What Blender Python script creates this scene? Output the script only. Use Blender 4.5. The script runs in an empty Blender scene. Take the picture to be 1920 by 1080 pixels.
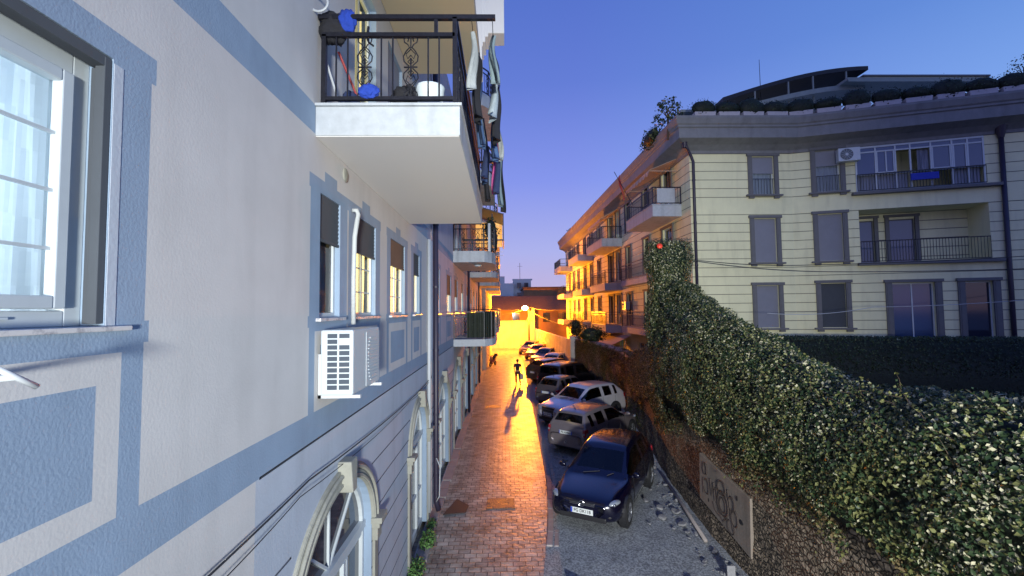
import bpy, bmesh, math, random
import numpy as np
from mathutils import Vector, Matrix
R_ = math.radians
SC = bpy.context.scene
COL = SC.collection
random.seed(7)
rng = np.random.default_rng(11)

# ------------------------------------------------------------------ camera
def camera():
    yaw, pitch, roll = R_(1.06), R_(2.94), R_(-0.6)
    f = Vector((math.sin(yaw)*math.cos(pitch), math.cos(yaw)*math.cos(pitch), math.sin(pitch)))
    r = f.cross(Vector((0, 0, 1))).normalized(); u = r.cross(f)
    c, s = math.cos(roll), math.sin(roll)
    r2 = r*c + u*s; u2 = -r*s + u*c
    m = Matrix((r2, u2, -f)).transposed().to_4x4(); m.translation = (0, 0, 5.0)
    cd = bpy.data.cameras.new('camera'); cd.sensor_width = 36; cd.lens = 835/1920*36
    cd.clip_start = 0.05; cd.clip_end = 3000
    o = bpy.data.objects.new('camera', cd); COL.objects.link(o); o.matrix_world = m
    SC.camera = o
camera()

# ------------------------------------------------------------------ dusk sky
W = bpy.data.worlds.new('World'); SC.world = W; W.use_nodes = True
nt = W.node_tree; nt.nodes.clear()
out = nt.nodes.new('ShaderNodeOutputWorld'); bg = nt.nodes.new('ShaderNodeBackground')
tc = nt.nodes.new('ShaderNodeTexCoord'); sep = nt.nodes.new('ShaderNodeSeparateXYZ')
rmp = nt.nodes.new('ShaderNodeValToRGB')
nt.links.new(tc.outputs['Generated'], sep.inputs[0]); nt.links.new(sep.outputs['Z'], rmp.inputs[0])
el = rmp.color_ramp.elements
SKY = [(0.0, (.55, .38, .52)), (0.04, (.54, .46, .72)), (0.13, (.42, .45, .84)), (0.28, (.24, .31, .84)), (0.46, (.13, .21, .68)), (0.65, (.08, .16, .58)), (1.0, (.06, .12, .45))]
el[0].position = SKY[0][0]; el[0].color = SKY[0][1]+(1,)
el[1].position = SKY[-1][0]; el[1].color = SKY[-1][1]+(1,)
for p, c in SKY[1:-1]:
    e = el.new(p); e.color = c+(1,)
bg.inputs['Strength'].default_value = 1.0
mrx = nt.nodes.new('ShaderNodeMapRange'); mrx.inputs[1].default_value = .15; mrx.inputs[2].default_value = .8
nt.links.new(sep.outputs['X'], mrx.inputs[0]); mxs = nt.nodes.new('ShaderNodeMix'); mxs.data_type = 'RGBA'; mxs.blend_type = 'MULTIPLY'
mxs.inputs[7].default_value = (.95, 1.35, 1.05, 1); nt.links.new(mrx.outputs[0], mxs.inputs[0]); nt.links.new(rmp.outputs[0], mxs.inputs[6]); nt.links.new(mxs.outputs[2], bg.inputs['Color']); nt.links.new(bg.outputs[0], out.inputs['Surface'])
SC.view_settings.view_transform = 'Standard'; SC.view_settings.look = 'None'
SC.view_settings.exposure = 0.0; SC.view_settings.gamma = 1.0
SC.cycles.max_bounces = 6; SC.cycles.diffuse_bounces = 3; SC.cycles.glossy_bounces = 3
SC.cycles.transparent_max_bounces = 8; SC.cycles.sample_clamp_indirect = 6
SC.cycles.use_denoising = True

P_SODIUM = 66000.0     # the sodium street lamp at the end of the alley
C_SODIUM = (1.0, .27, .005)
P_WHITE = 20500.0      # the white street lamp on the lane behind the camera
C_WHITE = (.96, .98, .93)

# ------------------------------------------------------------------ materials
MATS = {}
def mat(name, col=(.5, .5, .5), rough=.7, metal=0., bump=0., bscale=20., var=0., vscale=3., emit=None, estr=0., spec=.5,
        coat=0., col2=None, thr=None, stain=0., detail=4., aniso=None):
    if name in MATS: return MATS[name]
    m = bpy.data.materials.new(name); m.use_nodes = True; n = m.node_tree.nodes; l = m.node_tree.links
    b = n['Principled BSDF']; b.inputs['Base Color'].default_value = tuple(col)+(1,)
    b.inputs['Roughness'].default_value = rough; b.inputs['Metallic'].default_value = metal
    b.inputs['Specular IOR Level'].default_value = spec
    if coat: b.inputs['Coat Weight'].default_value = coat; b.inputs['Coat Roughness'].default_value = .06
    if emit: b.inputs['Emission Color'].default_value = tuple(emit)+(1,); b.inputs['Emission Strength'].default_value = estr
    t = n.new('ShaderNodeTexCoord'); src = t.outputs['Object']
    if aniso:
        mp = n.new('ShaderNodeMapping'); mp.inputs['Scale'].default_value = aniso
        l.new(src, mp.inputs['Vector']); src = mp.outputs['Vector']
    if var or col2:
        z = n.new('ShaderNodeTexNoise'); z.inputs['Scale'].default_value = vscale; z.inputs['Detail'].default_value = 6
        z.inputs['Roughness'].default_value = .65
        l.new(src, z.inputs['Vector'])
        cr = n.new('ShaderNodeValToRGB')
        a = cr.color_ramp.elements
        lo, hi = thr or (.3, .72)
        a[0].position = lo; a[1].position = hi
        if col2: a[0].color = tuple(col)+(1,); a[1].color = tuple(col2)+(1,)
        else:
            a[0].color = tuple(c*(1-var) for c in col)+(1,); a[1].color = tuple(min(1, c*(1+var)) for c in col)+(1,)
        l.new(z.outputs['Fac'], cr.inputs[0]); cur = cr.outputs[0]
        if stain:
            z2 = n.new('ShaderNodeTexNoise'); z2.inputs['Scale'].default_value = 1.4; z2.inputs['Detail'].default_value = 8
            mp2 = n.new('ShaderNodeMapping'); mp2.inputs['Scale'].default_value = (2.5, 2.5, .35)
            l.new(t.outputs['Object'], mp2.inputs['Vector']); l.new(mp2.outputs[0], z2.inputs['Vector'])
            r2 = n.new('ShaderNodeMapRange'); r2.inputs[1].default_value = .5; r2.inputs[2].default_value = .75
            r2.inputs[3].default_value = 1.; r2.inputs[4].default_value = 1-stain
            l.new(z2.outputs['Fac'], r2.inputs[0])
            mx = n.new('ShaderNodeMix'); mx.data_type = 'RGBA'; mx.blend_type = 'MULTIPLY'; mx.inputs[0].default_value = 1
            l.new(cur, mx.inputs[6]); l.new(r2.outputs[0], mx.inputs[7]); cur = mx.outputs[2]
        l.new(cur, b.inputs['Base Color'])
    if bump:
        z = n.new('ShaderNodeTexNoise'); z.inputs['Scale'].default_value = bscale; z.inputs['Detail'].default_value = detail
        l.new(src, z.inputs['Vector'])
        bp = n.new('ShaderNodeBump'); bp.inputs['Strength'].default_value = min(1, bump); bp.inputs['Distance'].default_value = .02*max(1, bump)
        l.new(z.outputs['Fac'], bp.inputs['Height']); l.new(bp.outputs[0], b.inputs['Normal'])
    MATS[name] = m; return m

mat('blue_plaster', (.26, .345, .46), .85, bump=.12, bscale=62, var=.07, vscale=2.2, stain=.12, detail=2)
mat('beige_plaster', (.58, .57, .56), .88, bump=.07, bscale=55, var=.06, vscale=1.3, stain=.08, detail=3)
mat('pale_plaster', (.46, .51, .58), .85, bump=.12, bscale=40, var=.06, vscale=1.8, stain=.16)
mat('lilac_plaster', (.58, .50, .53), .88, bump=.35, bscale=25, var=.07, vscale=1.5, stain=.15)
mat('old_plaster', (.50, .42, .36), .9, bump=.3, bscale=20, var=.1, vscale=2, stain=.2)
mat('stone_trim', (.30, .30, .26), .8, bump=.3, bscale=50, var=.1, vscale=6, stain=.2)
mat('groove', (.16, .17, .20), .95)
mat('cream_plaster', (.78, .75, .47), .85, bump=.2, bscale=25, var=.06, vscale=1.2, stain=.14)
mat('cream_groove', (.20, .19, .15), .95)
mat('grey_trim', (.14, .14, .145), .8, bump=.2, bscale=40, var=.08, vscale=5)
mat('cornice_paint', (.20, .205, .215), .8, bump=.25, bscale=12, var=.10, vscale=3, stain=.2)
mat('balcony_white', (.42, .45, .48), .8, bump=.2, bscale=22, var=.10, vscale=9, stain=.3)
mat('soffit_white', (.78, .76, .73), .9, bump=.08, bscale=30)  # raised white: holds light thrown up from the ground on the balcony underside
mat('white_pvc', (.52, .57, .60), .35, var=.04, vscale=6)
mat('white_pipe', (.46, .49, .52), .5)
mat('dark_metal', (.022, .022, .030), .38, metal=.5, bump=.15, bscale=60, var=.3, vscale=20)
mat('dark_pipe', (.03, .025, .05), .45)
mat('shutter_grey', (.07, .08, .095), .95, var=.06, vscale=4)
mat('shutter_brown', (.15, .10, .075), .9, var=.1, vscale=4)
mat('shutter_pale', (.22, .23, .28), .6, var=.05, vscale=3)
mat('dark_glass', (.02, .025, .045), .06, spec=.8)
mat('blue_glass', (.05, .08, .16), .08, spec=.9)
mat('warm_curtain', (.7, .6, .4), .9, emit=(1.0, .74, .30), estr=1.9)
mat('warm_curtain_dim', (.6, .4, .2), .9, emit=(1.0, .50, .12), estr=.8)
mat('door_lit', (.7, .6, .3), .8, emit=(1.0, .78, .30), estr=.85)
mat('shop_lit', (.7, .8, .7), .8, emit=(.62, 1.0, .86), estr=1.0)
mat('grey_curtain', (.30, .32, .38), .9, var=.2, vscale=8, aniso=(6, 6, .3))
mat('marble', (.62, .60, .60), .3, col2=(.25, .24, .27), thr=(.5, .66), vscale=14)
mat('rubber', (.018, .018, .02), .8)
mat('chrome', (.55, .56, .6), .18, metal=1.)
mat('alloy', (.32, .33, .36), .35, metal=.9)
mat('tail_red', (.30, .012, .02), .15, spec=.8, coat=.5)
mat('lamp_clear', (.25, .28, .33), .08, spec=1., coat=1.)
mat('plate_white', (.70, .74, .74), .5)
mat('plate_blue', (.03, .06, .45), .5)
mat('ink', (.02, .02, .025), .6)
mat('black_plastic', (.02, .02, .023), .45)
mat('asphalt', (.20, .21, .235), .8, col2=(.50, .54, .58), thr=(.42, .60), vscale=26, bump=1.2, bscale=110, detail=8, stain=.35)
mat('rubble', (.26, .26, .28), .9, var=.2, vscale=9, bump=.5, bscale=30)
mat('kerb_stone', (.34, .30, .29), .7, var=.15, vscale=4, bump=.4, bscale=30)
mat('cast_iron', (.12, .11, .10), .45, metal=.4, bump=.9, bscale=45, var=.3, vscale=12)
mat('leaf', (.022, .042, .014), .5, spec=.4)
mat('leaf_pale', (.14, .145, .05), .45, spec=.5)
mat('blossom', (.38, .36, .24), .7)
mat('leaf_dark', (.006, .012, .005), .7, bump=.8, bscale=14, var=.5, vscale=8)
mat('leaf_dry', (.12, .085, .035), .7)
mat('bark', (.09, .06, .04), .9, bump=.6, bscale=20)
mat('roof_tile', (.12, .075, .045), .85, bump=.6, bscale=9, var=.25, vscale=4)
mat('far_wall', (.55, .50, .45), .85, bump=.4, bscale=6, var=.18, vscale=1.2, stain=.25)
mat('far_white', (.62, .60, .58), .85, var=.06, vscale=1)
mat('skin', (.42, .24, .16), .6)
mat('dark_cloth', (.025, .018, .03), .9)
mat('brown_cloth', (.06, .035, .035), .9)
mat('pale_bag', (.45, .40, .36), .7)
mat('canopy_dark', (.015, .015, .022), .6, var=.3, vscale=3)
mat('canopy_yellow', (.50, .46, .22), .7, var=.15, vscale=2)
mat('canopy_white', (.26, .29, .26), .6, var=.1, vscale=3)
mat('awning', (.50, .38, .30), .8, var=.08, vscale=3)
mat('planter', (.42, .40, .43), .7, var=.1, vscale=4)
mat('terracotta', (.35, .11, .05), .8)
mat('wood_pole', (.20, .15, .11), .85, var=.2, vscale=6, bump=.3, bscale=20)
mat('cable', (.03, .03, .035), .6)
mat('flag_red', (.28, .02, .03), .8)
mat('bucket', (.62, .70, .76), .35)
mat('ac_white', (.50, .55, .58), .4, var=.04, vscale=5)
mat('ac_dark', (.04, .055, .08), .5)
mat('insulation', (.48, .50, .50), .6, bump=.3, bscale=30)
mat('garden_soil', (.015, .018, .010), .95, bump=.8, bscale=8, var=.3, vscale=2)
mat('copper', (.5, .33, .08), .5)

def glass_mat():
    m = bpy.data.materials.new('clear_glass'); m.use_nodes = True; n = m.node_tree.nodes; l = m.node_tree.links; n.clear()
    o = n.new('ShaderNodeOutputMaterial'); mx = n.new('ShaderNodeMixShader'); t = n.new('ShaderNodeBsdfTransparent'); g = n.new('ShaderNodeBsdfGlossy')
    lw = n.new('ShaderNodeFresnel'); lw.inputs['IOR'].default_value = 1.5
    t.inputs[0].default_value = (.88, .94, .97, 1); g.inputs['Roughness'].default_value = .03
    l.new(lw.outputs[0], mx.inputs[0]); l.new(t.outputs[0], mx.inputs[1]); l.new(g.outputs[0], mx.inputs[2]); l.new(mx.outputs[0], o.inputs[0])
    MATS['clear_glass'] = m
glass_mat()
def car_glass():
    m = bpy.data.materials.new('car_glass'); m.use_nodes = True; n = m.node_tree.nodes; l = m.node_tree.links; n.clear()
    o = n.new('ShaderNodeOutputMaterial'); mx = n.new('ShaderNodeMixShader'); t = n.new('ShaderNodeBsdfTransparent'); g = n.new('ShaderNodeBsdfGlossy'); lw = n.new('ShaderNodeFresnel'); lw.inputs['IOR'].default_value = 1.6
    t.inputs[0].default_value = (.42, .47, .50, 1); g.inputs['Roughness'].default_value = .04
    l.new(lw.outputs[0], mx.inputs[0]); l.new(t.outputs[0], mx.inputs[1]); l.new(g.outputs[0], mx.inputs[2]); l.new(mx.outputs[0], o.inputs[0]); MATS['car_glass'] = m
car_glass()
def voile():
    m = bpy.data.materials.new('voile'); m.use_nodes = True; n = m.node_tree.nodes; l = m.node_tree.links; n.clear()
    o = n.new('ShaderNodeOutputMaterial'); mx = n.new('ShaderNodeMixShader'); d = n.new('ShaderNodeBsdfDiffuse'); t = n.new('ShaderNodeBsdfTranslucent')
    d.inputs[0].default_value = (.8, .86, .92, 1); t.inputs[0].default_value = (.8, .88, .96, 1); mx.inputs[0].default_value = .55
    l.new(d.outputs[0], mx.inputs[1]); l.new(t.outputs[0], mx.inputs[2]); l.new(mx.outputs[0], o.inputs[0]); MATS['voile'] = m
voile()

def paver_mat():
    m = bpy.data.materials.new('pavers'); m.use_nodes = True; n = m.node_tree.nodes; l = m.node_tree.links; b = n['Principled BSDF']
    t = n.new('ShaderNodeTexCoord')
    br = n.new('ShaderNodeTexBrick'); br.inputs['Scale'].default_value = 1.0; br.inputs['Brick Width'].default_value = .25
    br.inputs['Row Height'].default_value = .165; br.inputs['Mortar Size'].default_value = .009; br.inputs['Mortar Smooth'].default_value = .35
    br.inputs['Color1'].default_value = (.45, .45, .40, 1); br.inputs['Color2'].default_value = (.25, .25, .23, 1)
    br.inputs['Mortar'].default_value = (.075, .07, .075, 1); br.inputs['Bias'].default_value = -.15
    wob = n.new('ShaderNodeTexNoise'); wob.inputs['Scale'].default_value = 2.2
    wm = n.new('ShaderNodeVectorMath'); wm.operation = 'SCALE'; wm.inputs['Scale'].default_value = .035
    wa = n.new('ShaderNodeVectorMath'); wa.operation = 'ADD'
    l.new(t.outputs['Object'], wob.inputs['Vector']); l.new(wob.outputs['Color'], wm.inputs[0])
    l.new(t.outputs['Object'], wa.inputs[0]); l.new(wm.outputs[0], wa.inputs[1]); l.new(wa.outputs[0], br.inputs['Vector'])
    ns = n.new('ShaderNodeTexNoise'); ns.inputs['Scale'].default_value = 1.9; ns.inputs['Detail'].default_value = 8; ns.inputs['Roughness'].default_value = .7
    l.new(t.outputs['Object'], ns.inputs['Vector'])
    mr = n.new('ShaderNodeMapRange'); mr.inputs[1].default_value = .38; mr.inputs[2].default_value = .62; mr.inputs[3].default_value = .36; mr.inputs[4].default_value = 1.2
    l.new(ns.outputs['Fac'], mr.inputs[0])
    mx = n.new('ShaderNodeMix'); mx.data_type = 'RGBA'; mx.blend_type = 'MULTIPLY'; mx.inputs[0].default_value = 1
    l.new(br.outputs['Color'], mx.inputs[6]); l.new(mr.outputs[0], mx.inputs[7]); l.new(mx.outputs[2], b.inputs['Base Color'])
    r2 = n.new('ShaderNodeMapRange'); r2.inputs[3].default_value = .48; r2.inputs[4].default_value = .24
    l.new(ns.outputs['Fac'], r2.inputs[0]); l.new(r2.outputs[0], b.inputs['Roughness'])
    fn = n.new('ShaderNodeTexNoise'); fn.inputs['Scale'].default_value = 9; fn.inputs['Detail'].default_value = 5; l.new(t.outputs['Object'], fn.inputs['Vector'])
    inv = n.new('ShaderNodeMath'); inv.operation = 'MULTIPLY_ADD'; inv.inputs[1].default_value = -1.3
    l.new(br.outputs['Fac'], inv.inputs[0]); l.new(fn.outputs['Fac'], inv.inputs[2])
    bp = n.new('ShaderNodeBump'); bp.inputs['Strength'].default_value = .9; bp.inputs['Distance'].default_value = .016
    l.new(inv.outputs[0], bp.inputs['Height']); l.new(bp.outputs[0], b.inputs['Normal'])
    MATS['pavers'] = m
paver_mat()

def rubble_mat():
    m = bpy.data.materials.new('rubble_stone'); m.use_nodes = True; n = m.node_tree.nodes; l = m.node_tree.links; b = n['Principled BSDF']
    t = n.new('ShaderNodeTexCoord'); wob = n.new('ShaderNodeTexNoise'); wob.inputs['Scale'].default_value = 5
    wm = n.new('ShaderNodeVectorMath'); wm.operation = 'SCALE'; wm.inputs['Scale'].default_value = .16
    wa = n.new('ShaderNodeVectorMath'); wa.operation = 'ADD'
    l.new(t.outputs['Object'], wob.inputs['Vector']); l.new(wob.outputs['Color'], wm.inputs[0]); l.new(t.outputs['Object'], wa.inputs[0]); l.new(wm.outputs[0], wa.inputs[1])
    mp = n.new('ShaderNodeMapping'); mp.inputs['Scale'].default_value = (11, 11, 15); l.new(wa.outputs[0], mp.inputs[0])
    v = n.new('ShaderNodeTexVoronoi'); v.feature = 'DISTANCE_TO_EDGE'; v.inputs['Scale'].default_value = 1; l.new(mp.outputs[0], v.inputs['Vector'])
    v2 = n.new('ShaderNodeTexVoronoi'); v2.inputs['Scale'].default_value = 1; l.new(mp.outputs[0], v2.inputs['Vector'])
    cr = n.new('ShaderNodeValToRGB'); a = cr.color_ramp.elements; a[0].color = (.10, .075, .05, 1); a[1].color = (.48, .38, .28, 1)
    bw = n.new('ShaderNodeRGBToBW'); l.new(v2.outputs['Color'], bw.inputs[0]); l.new(bw.outputs[0], cr.inputs[0])
    mr = n.new('ShaderNodeMapRange'); mr.inputs[1].default_value = .02; mr.inputs[2].default_value = .16; mr.inputs[3].default_value = .12; mr.inputs[4].default_value = 1
    l.new(v.outputs['Distance'], mr.inputs[0])
    mx = n.new('ShaderNodeMix'); mx.data_type = 'RGBA'; mx.blend_type = 'MULTIPLY'; mx.inputs[0].default_value = 1
    l.new(cr.outputs[0], mx.inputs[6]); l.new(mr.outputs[0], mx.inputs[7]); l.new(mx.outputs[2], b.inputs['Base Color'])
    b.inputs['Roughness'].default_value = .92
    nz = n.new('ShaderNodeTexNoise'); nz.inputs['Scale'].default_value = 24; nz.inputs['Detail'].default_value = 6; l.new(t.outputs['Object'], nz.inputs['Vector'])
    ad = n.new('ShaderNodeMath'); ad.operation = 'MULTIPLY_ADD'; ad.inputs[1].default_value = .45; l.new(nz.outputs['Fac'], ad.inputs[0]); l.new(mr.outputs[0], ad.inputs[2])
    bp = n.new('ShaderNodeBump'); bp.inputs['Strength'].default_value = 1; bp.inputs['Distance'].default_value = .06
    l.new(ad.outputs[0], bp.inputs['Height']); l.new(bp.outputs[0], b.inputs['Normal'])
    MATS['rubble_stone'] = m
rubble_mat()

# ------------------------------------------------------------------ builders
WL = {}
def wl(o):
    p = Vector((0, 0, 0))
    while o is not None:
        p = p + o.location; o = o.parent
    return p
def empty(name, loc, label=None, cat=None, group=None):
    o = bpy.data.objects.new(name, None); COL.objects.link(o); o.location = loc; o.empty_display_size = .1
    tag(o, label, cat, group); return o
def tag(o, label=None, cat=None, group=None, kind=None):
    if label: o['label'] = label
    if cat: o['category'] = cat
    if group: o['group'] = group
    if kind: o['kind'] = kind
    return o
class MB:
    def __init__(s): s.v = []; s.f = []; s.m = []
    def add(s, vs, fs, mi=0):
        b = len(s.v); s.v += [tuple(p) for p in vs]; s.f += [tuple(b+i for i in f) for f in fs]; s.m += [mi]*len(fs)
    def quad(s, a, b, c, d, mi=0): s.add([a, b, c, d], [(0, 1, 2, 3)], mi)
    def box(s, x0, x1, y0, y1, z0, z1, mi=0):
        s.add([(x, y, z) for z in (z0, z1) for y in (y0, y1) for x in (x0, x1)],
              [(0, 2, 3, 1), (4, 5, 7, 6), (0, 1, 5, 4), (2, 6, 7, 3), (0, 4, 6, 2), (1, 3, 7, 5)], mi)
    def hexa(s, p, mi=0):   # 8 points, bottom 4 then top 4 (ccw)
        s.add(p, [(3, 2, 1, 0), (4, 5, 6, 7), (0, 1, 5, 4), (1, 2, 6, 5), (2, 3, 7, 6), (3, 0, 4, 7)], mi)
    def bar(s, a, b, w, h=None, mi=0):
        a = Vector(a); b = Vector(b); d = (b-a); h = h or w
        if d.length < 1e-6: return
        d.normalize(); up = Vector((0, 0, 1)) if abs(d.z) < .9 else Vector((0, 1, 0))
        r = d.cross(up).normalized(); u = r.cross(d)
        q = [(-1, -1), (1, -1), (1, 1), (-1, 1)]
        s.hexa([a+r*(i*w/2)+u*(j*h/2) for i, j in q]+[b+r*(i*w/2)+u*(j*h/2) for i, j in q], mi)
    def tube(s, path, r, n=6, mi=0, caps=True):
        path = [Vector(p) for p in path]; k = len(path); base = len(s.v); prev = None
        rr = r if isinstance(r, (list, tuple)) else [r]*k
        for i, p in enumerate(path):
            d = (path[min(i+1, k-1)]-path[max(i-1, 0)])
            if d.length < 1e-9: d = Vector((0, 0, 1))
            d.normalize()
            if prev is None:
                up = Vector((0, 0, 1)) if abs(d.z) < .9 else Vector((1, 0, 0)); a = d.cross(up).normalized()
            else:
                a = (prev-d*prev.dot(d))
                a = a.normalized() if a.length > 1e-6 else d.orthogonal().normalized()
            prev = a; b = d.cross(a)
            for j in range(n):
                t = 2*math.pi*j/n; s.v.append(tuple(p+(a*math.cos(t)+b*math.sin(t))*rr[i]))
        for i in range(k-1):
            for j in range(n):
                j2 = (j+1) % n; s.f.append((base+i*n+j, base+i*n+j2, base+(i+1)*n+j2, base+(i+1)*n+j)); s.m.append(mi)
        if caps:
            s.f.append(tuple(base+j for j in range(n))[::-1]); s.m.append(mi)
            s.f.append(tuple(base+(k-1)*n+j for j in range(n))); s.m.append(mi)
    def lathe(s, prof, c=(0, 0, 0), n=16, axis='z', mi=0):
        base = len(s.v)
        for r, h in prof:
            for j in range(n):
                t = 2*math.pi*j/n; a, b = r*math.cos(t), r*math.sin(t)
                p = {'z': (a, b, h), 'y': (a, h, b), 'x': (h, a, b)}[axis]
                s.v.append((c[0]+p[0], c[1]+p[1], c[2]+p[2]))
        for i in range(len(prof)-1):
            for j in range(n):
                j2 = (j+1) % n; s.f.append((base+i*n+j, base+i*n+j2, base+(i+1)*n+j2, base+(i+1)*n+j)); s.m.append(mi)
    def ell(s, c, rx, ry, rz, n=12, k=7, mi=0):
        base = len(s.v)
        for i in range(k+1):
            t = math.pi*i/k
            for j in range(n):
                p = 2*math.pi*j/n; s.v.append((c[0]+rx*math.sin(t)*math.cos(p), c[1]+ry*math.sin(t)*math.sin(p), c[2]+rz*math.cos(t)))
        for i in range(k):
            for j in range(n):
                j2 = (j+1) % n; s.f.append((base+i*n+j, base+i*n+j2, base+(i+1)*n+j2, base+(i+1)*n+j)); s.m.append(mi)
    def build(s, name, mats, parent=None, smooth=False, bevel=0, local=False, loc=None):
        mats = list(mats) if isinstance(mats, (list, tuple)) else [mats]
        V = np.array(s.v, dtype=float).reshape(-1, 3)
        me = bpy.data.meshes.new(name); o = bpy.data.objects.new(name, me); COL.objects.link(o)
        if parent is not None:
            o.parent = parent
            if not local: V = V - np.array(wl(parent))
        elif not local:
            base = np.array([(V[:, 0].min()+V[:, 0].max())/2, (V[:, 1].min()+V[:, 1].max())/2, V[:, 2].min()]) if loc is None else np.array(loc)
            o.location = base; V = V - base
        me.from_pydata(V.tolist(), [], s.f)
        for m in mats: me.materials.append(MATS[m] if isinstance(m, str) else m)
        if len(mats) > 1: me.polygons.foreach_set('material_index', s.m)
        if smooth: me.polygons.foreach_set('use_smooth', [True]*len(me.polygons))
        me.update()
        if bevel:
            b = o.modifiers.new('bevel', 'BEVEL'); b.width = bevel; b.segments = 2; b.limit_method = 'ANGLE'
        return o
def struct(name, mb, mats, **k):
    return tag(mb.build(name, mats, **k), kind='structure')

class Fac:      # a facade plane: origin, direction along the wall, outward normal
    def __init__(s, ox, oy, ux, uy, nx, ny): s.o = (ox, oy); s.u = (ux, uy); s.n = (nx, ny)
    def P(s, u, z, d=0): return (s.o[0]+s.u[0]*u-s.n[0]*d, s.o[1]+s.u[1]*u-s.n[1]*d, z)   # d = depth into the wall
    def box(s, mb, u0, u1, z0, z1, d0, d1, mi=0):
        q = [(u0, d0), (u1, d0), (u1, d1), (u0, d1)]
        mb.hexa([s.P(u, z0, d) for u, d in q]+[s.P(u, z1, d) for u, d in q], mi)
    def sub(s, d): return Fac(s.o[0]-s.n[0]*d, s.o[1]-s.n[1]*d, s.u[0], s.u[1], s.n[0], s.n[1])

def facade(mb, F, u0, u1, z0, z1, holes, colfn, grooves=(), gfn=None, gw=.03, gmat=0, gdep=.02, ucuts=(), zcuts=(), jmi=0):
    us = {u0, u1} | set(ucuts); zs = {z0, z1} | set(zcuts)
    for h in holes: us |= {h['u0'], h['u1']}; zs |= {h['z0'], h['z1']}
    for g in grooves: zs |= {g-gw/2, g+gw/2}
    us = sorted(u for u in us if u0 <= u <= u1); zs = sorted(z for z in zs if z0 <= z <= z1)
    us = [u for i, u in enumerate(us) if i == 0 or u-us[i-1] > 1e-4]; zs = [z for i, z in enumerate(zs) if i == 0 or z-zs[i-1] > 1e-4]
    for i in range(len(us)-1):
        for j in range(len(zs)-1):
            a, b, c, d = us[i], us[i+1], zs[j], zs[j+1]; u, z = (a+b)/2, (c+d)/2
            if any(h['u0'] < u < h['u1'] and h['z0'] < z < h['z1'] for h in holes): continue
            g = any(abs(z-gg) < gw/2 for gg in grooves) and (gfn is None or gfn(u, z))
            if g:
                mb.quad(F.P(a, c, gdep), F.P(b, c, gdep), F.P(b, d, gdep), F.P(a, d, gdep), gmat)
                mb.quad(F.P(a, c, 0), F.P(b, c, 0), F.P(b, c, gdep), F.P(a, c, gdep), gmat)
                mb.quad(F.P(a, d, 0), F.P(b, d, 0), F.P(b, d, gdep), F.P(a, d, gdep), gmat)
            else:
                mb.quad(F.P(a, c), F.P(b, c), F.P(b, d), F.P(a, d), colfn(u, z))
    for h in holes:
        dp = h.get('d', .15); a, b, c, e = h['u0'], h['u1'], h['z0'], h['z1']; jm = h.get('jm', jmi)
        if h.get('arch'):
            sp = h['arch']; cu = (a+b)/2; hw = (b-a)/2; n = 20
            pts = [(cu-hw*math.cos(math.pi*k/n), sp+(e-sp)*math.sin(math.pi*k/n)) for k in range(n+1)]
            for k in range(n):
                p, q = pts[k], pts[k+1]
                mb.quad(F.P(p[0], p[1]), F.P(q[0], q[1]), F.P(q[0], e+1e-4), F.P(p[0], e+1e-4), colfn(cu, e+.01))
            loop = [(a, c)]+pts+[(b, c)]
            for k in range(len(loop)-1):
                p, q = loop[k], loop[k+1]; mb.quad(F.P(*p), F.P(*q), F.P(q[0], q[1], dp), F.P(p[0], p[1], dp), jm)
        else:
            loop = [(a, c), (a, e), (b, e), (b, c), (a, c)]
            for k in range(4):
                p, q = loop[k], loop[k+1]; mb.quad(F.P(*p), F.P(*q), F.P(q[0], q[1], dp), F.P(p[0], p[1], dp), jm)

def curtain_mb(F, u0, u1, z0, z1, d, amp=.025, n=24, folds=5, zigs=4):
    mb = MB(); rows = []
    ph = random.random()*6
    for k in range(zigs+1):
        z = z0+(z1-z0)*k/zigs
        rows.append([F.P(u0+(u1-u0)*i/n, z, d+amp*math.sin(i/n*folds*6.28+ph)+amp*.5*math.sin(i/n*folds*2.3*6.28+k*.5)) for i in range(n+1)])
    for k in range(zigs):
        for i in range(n): mb.quad(rows[k][i], rows[k][i+1], rows[k+1][i+1], rows[k+1][i])
    return mb

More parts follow.
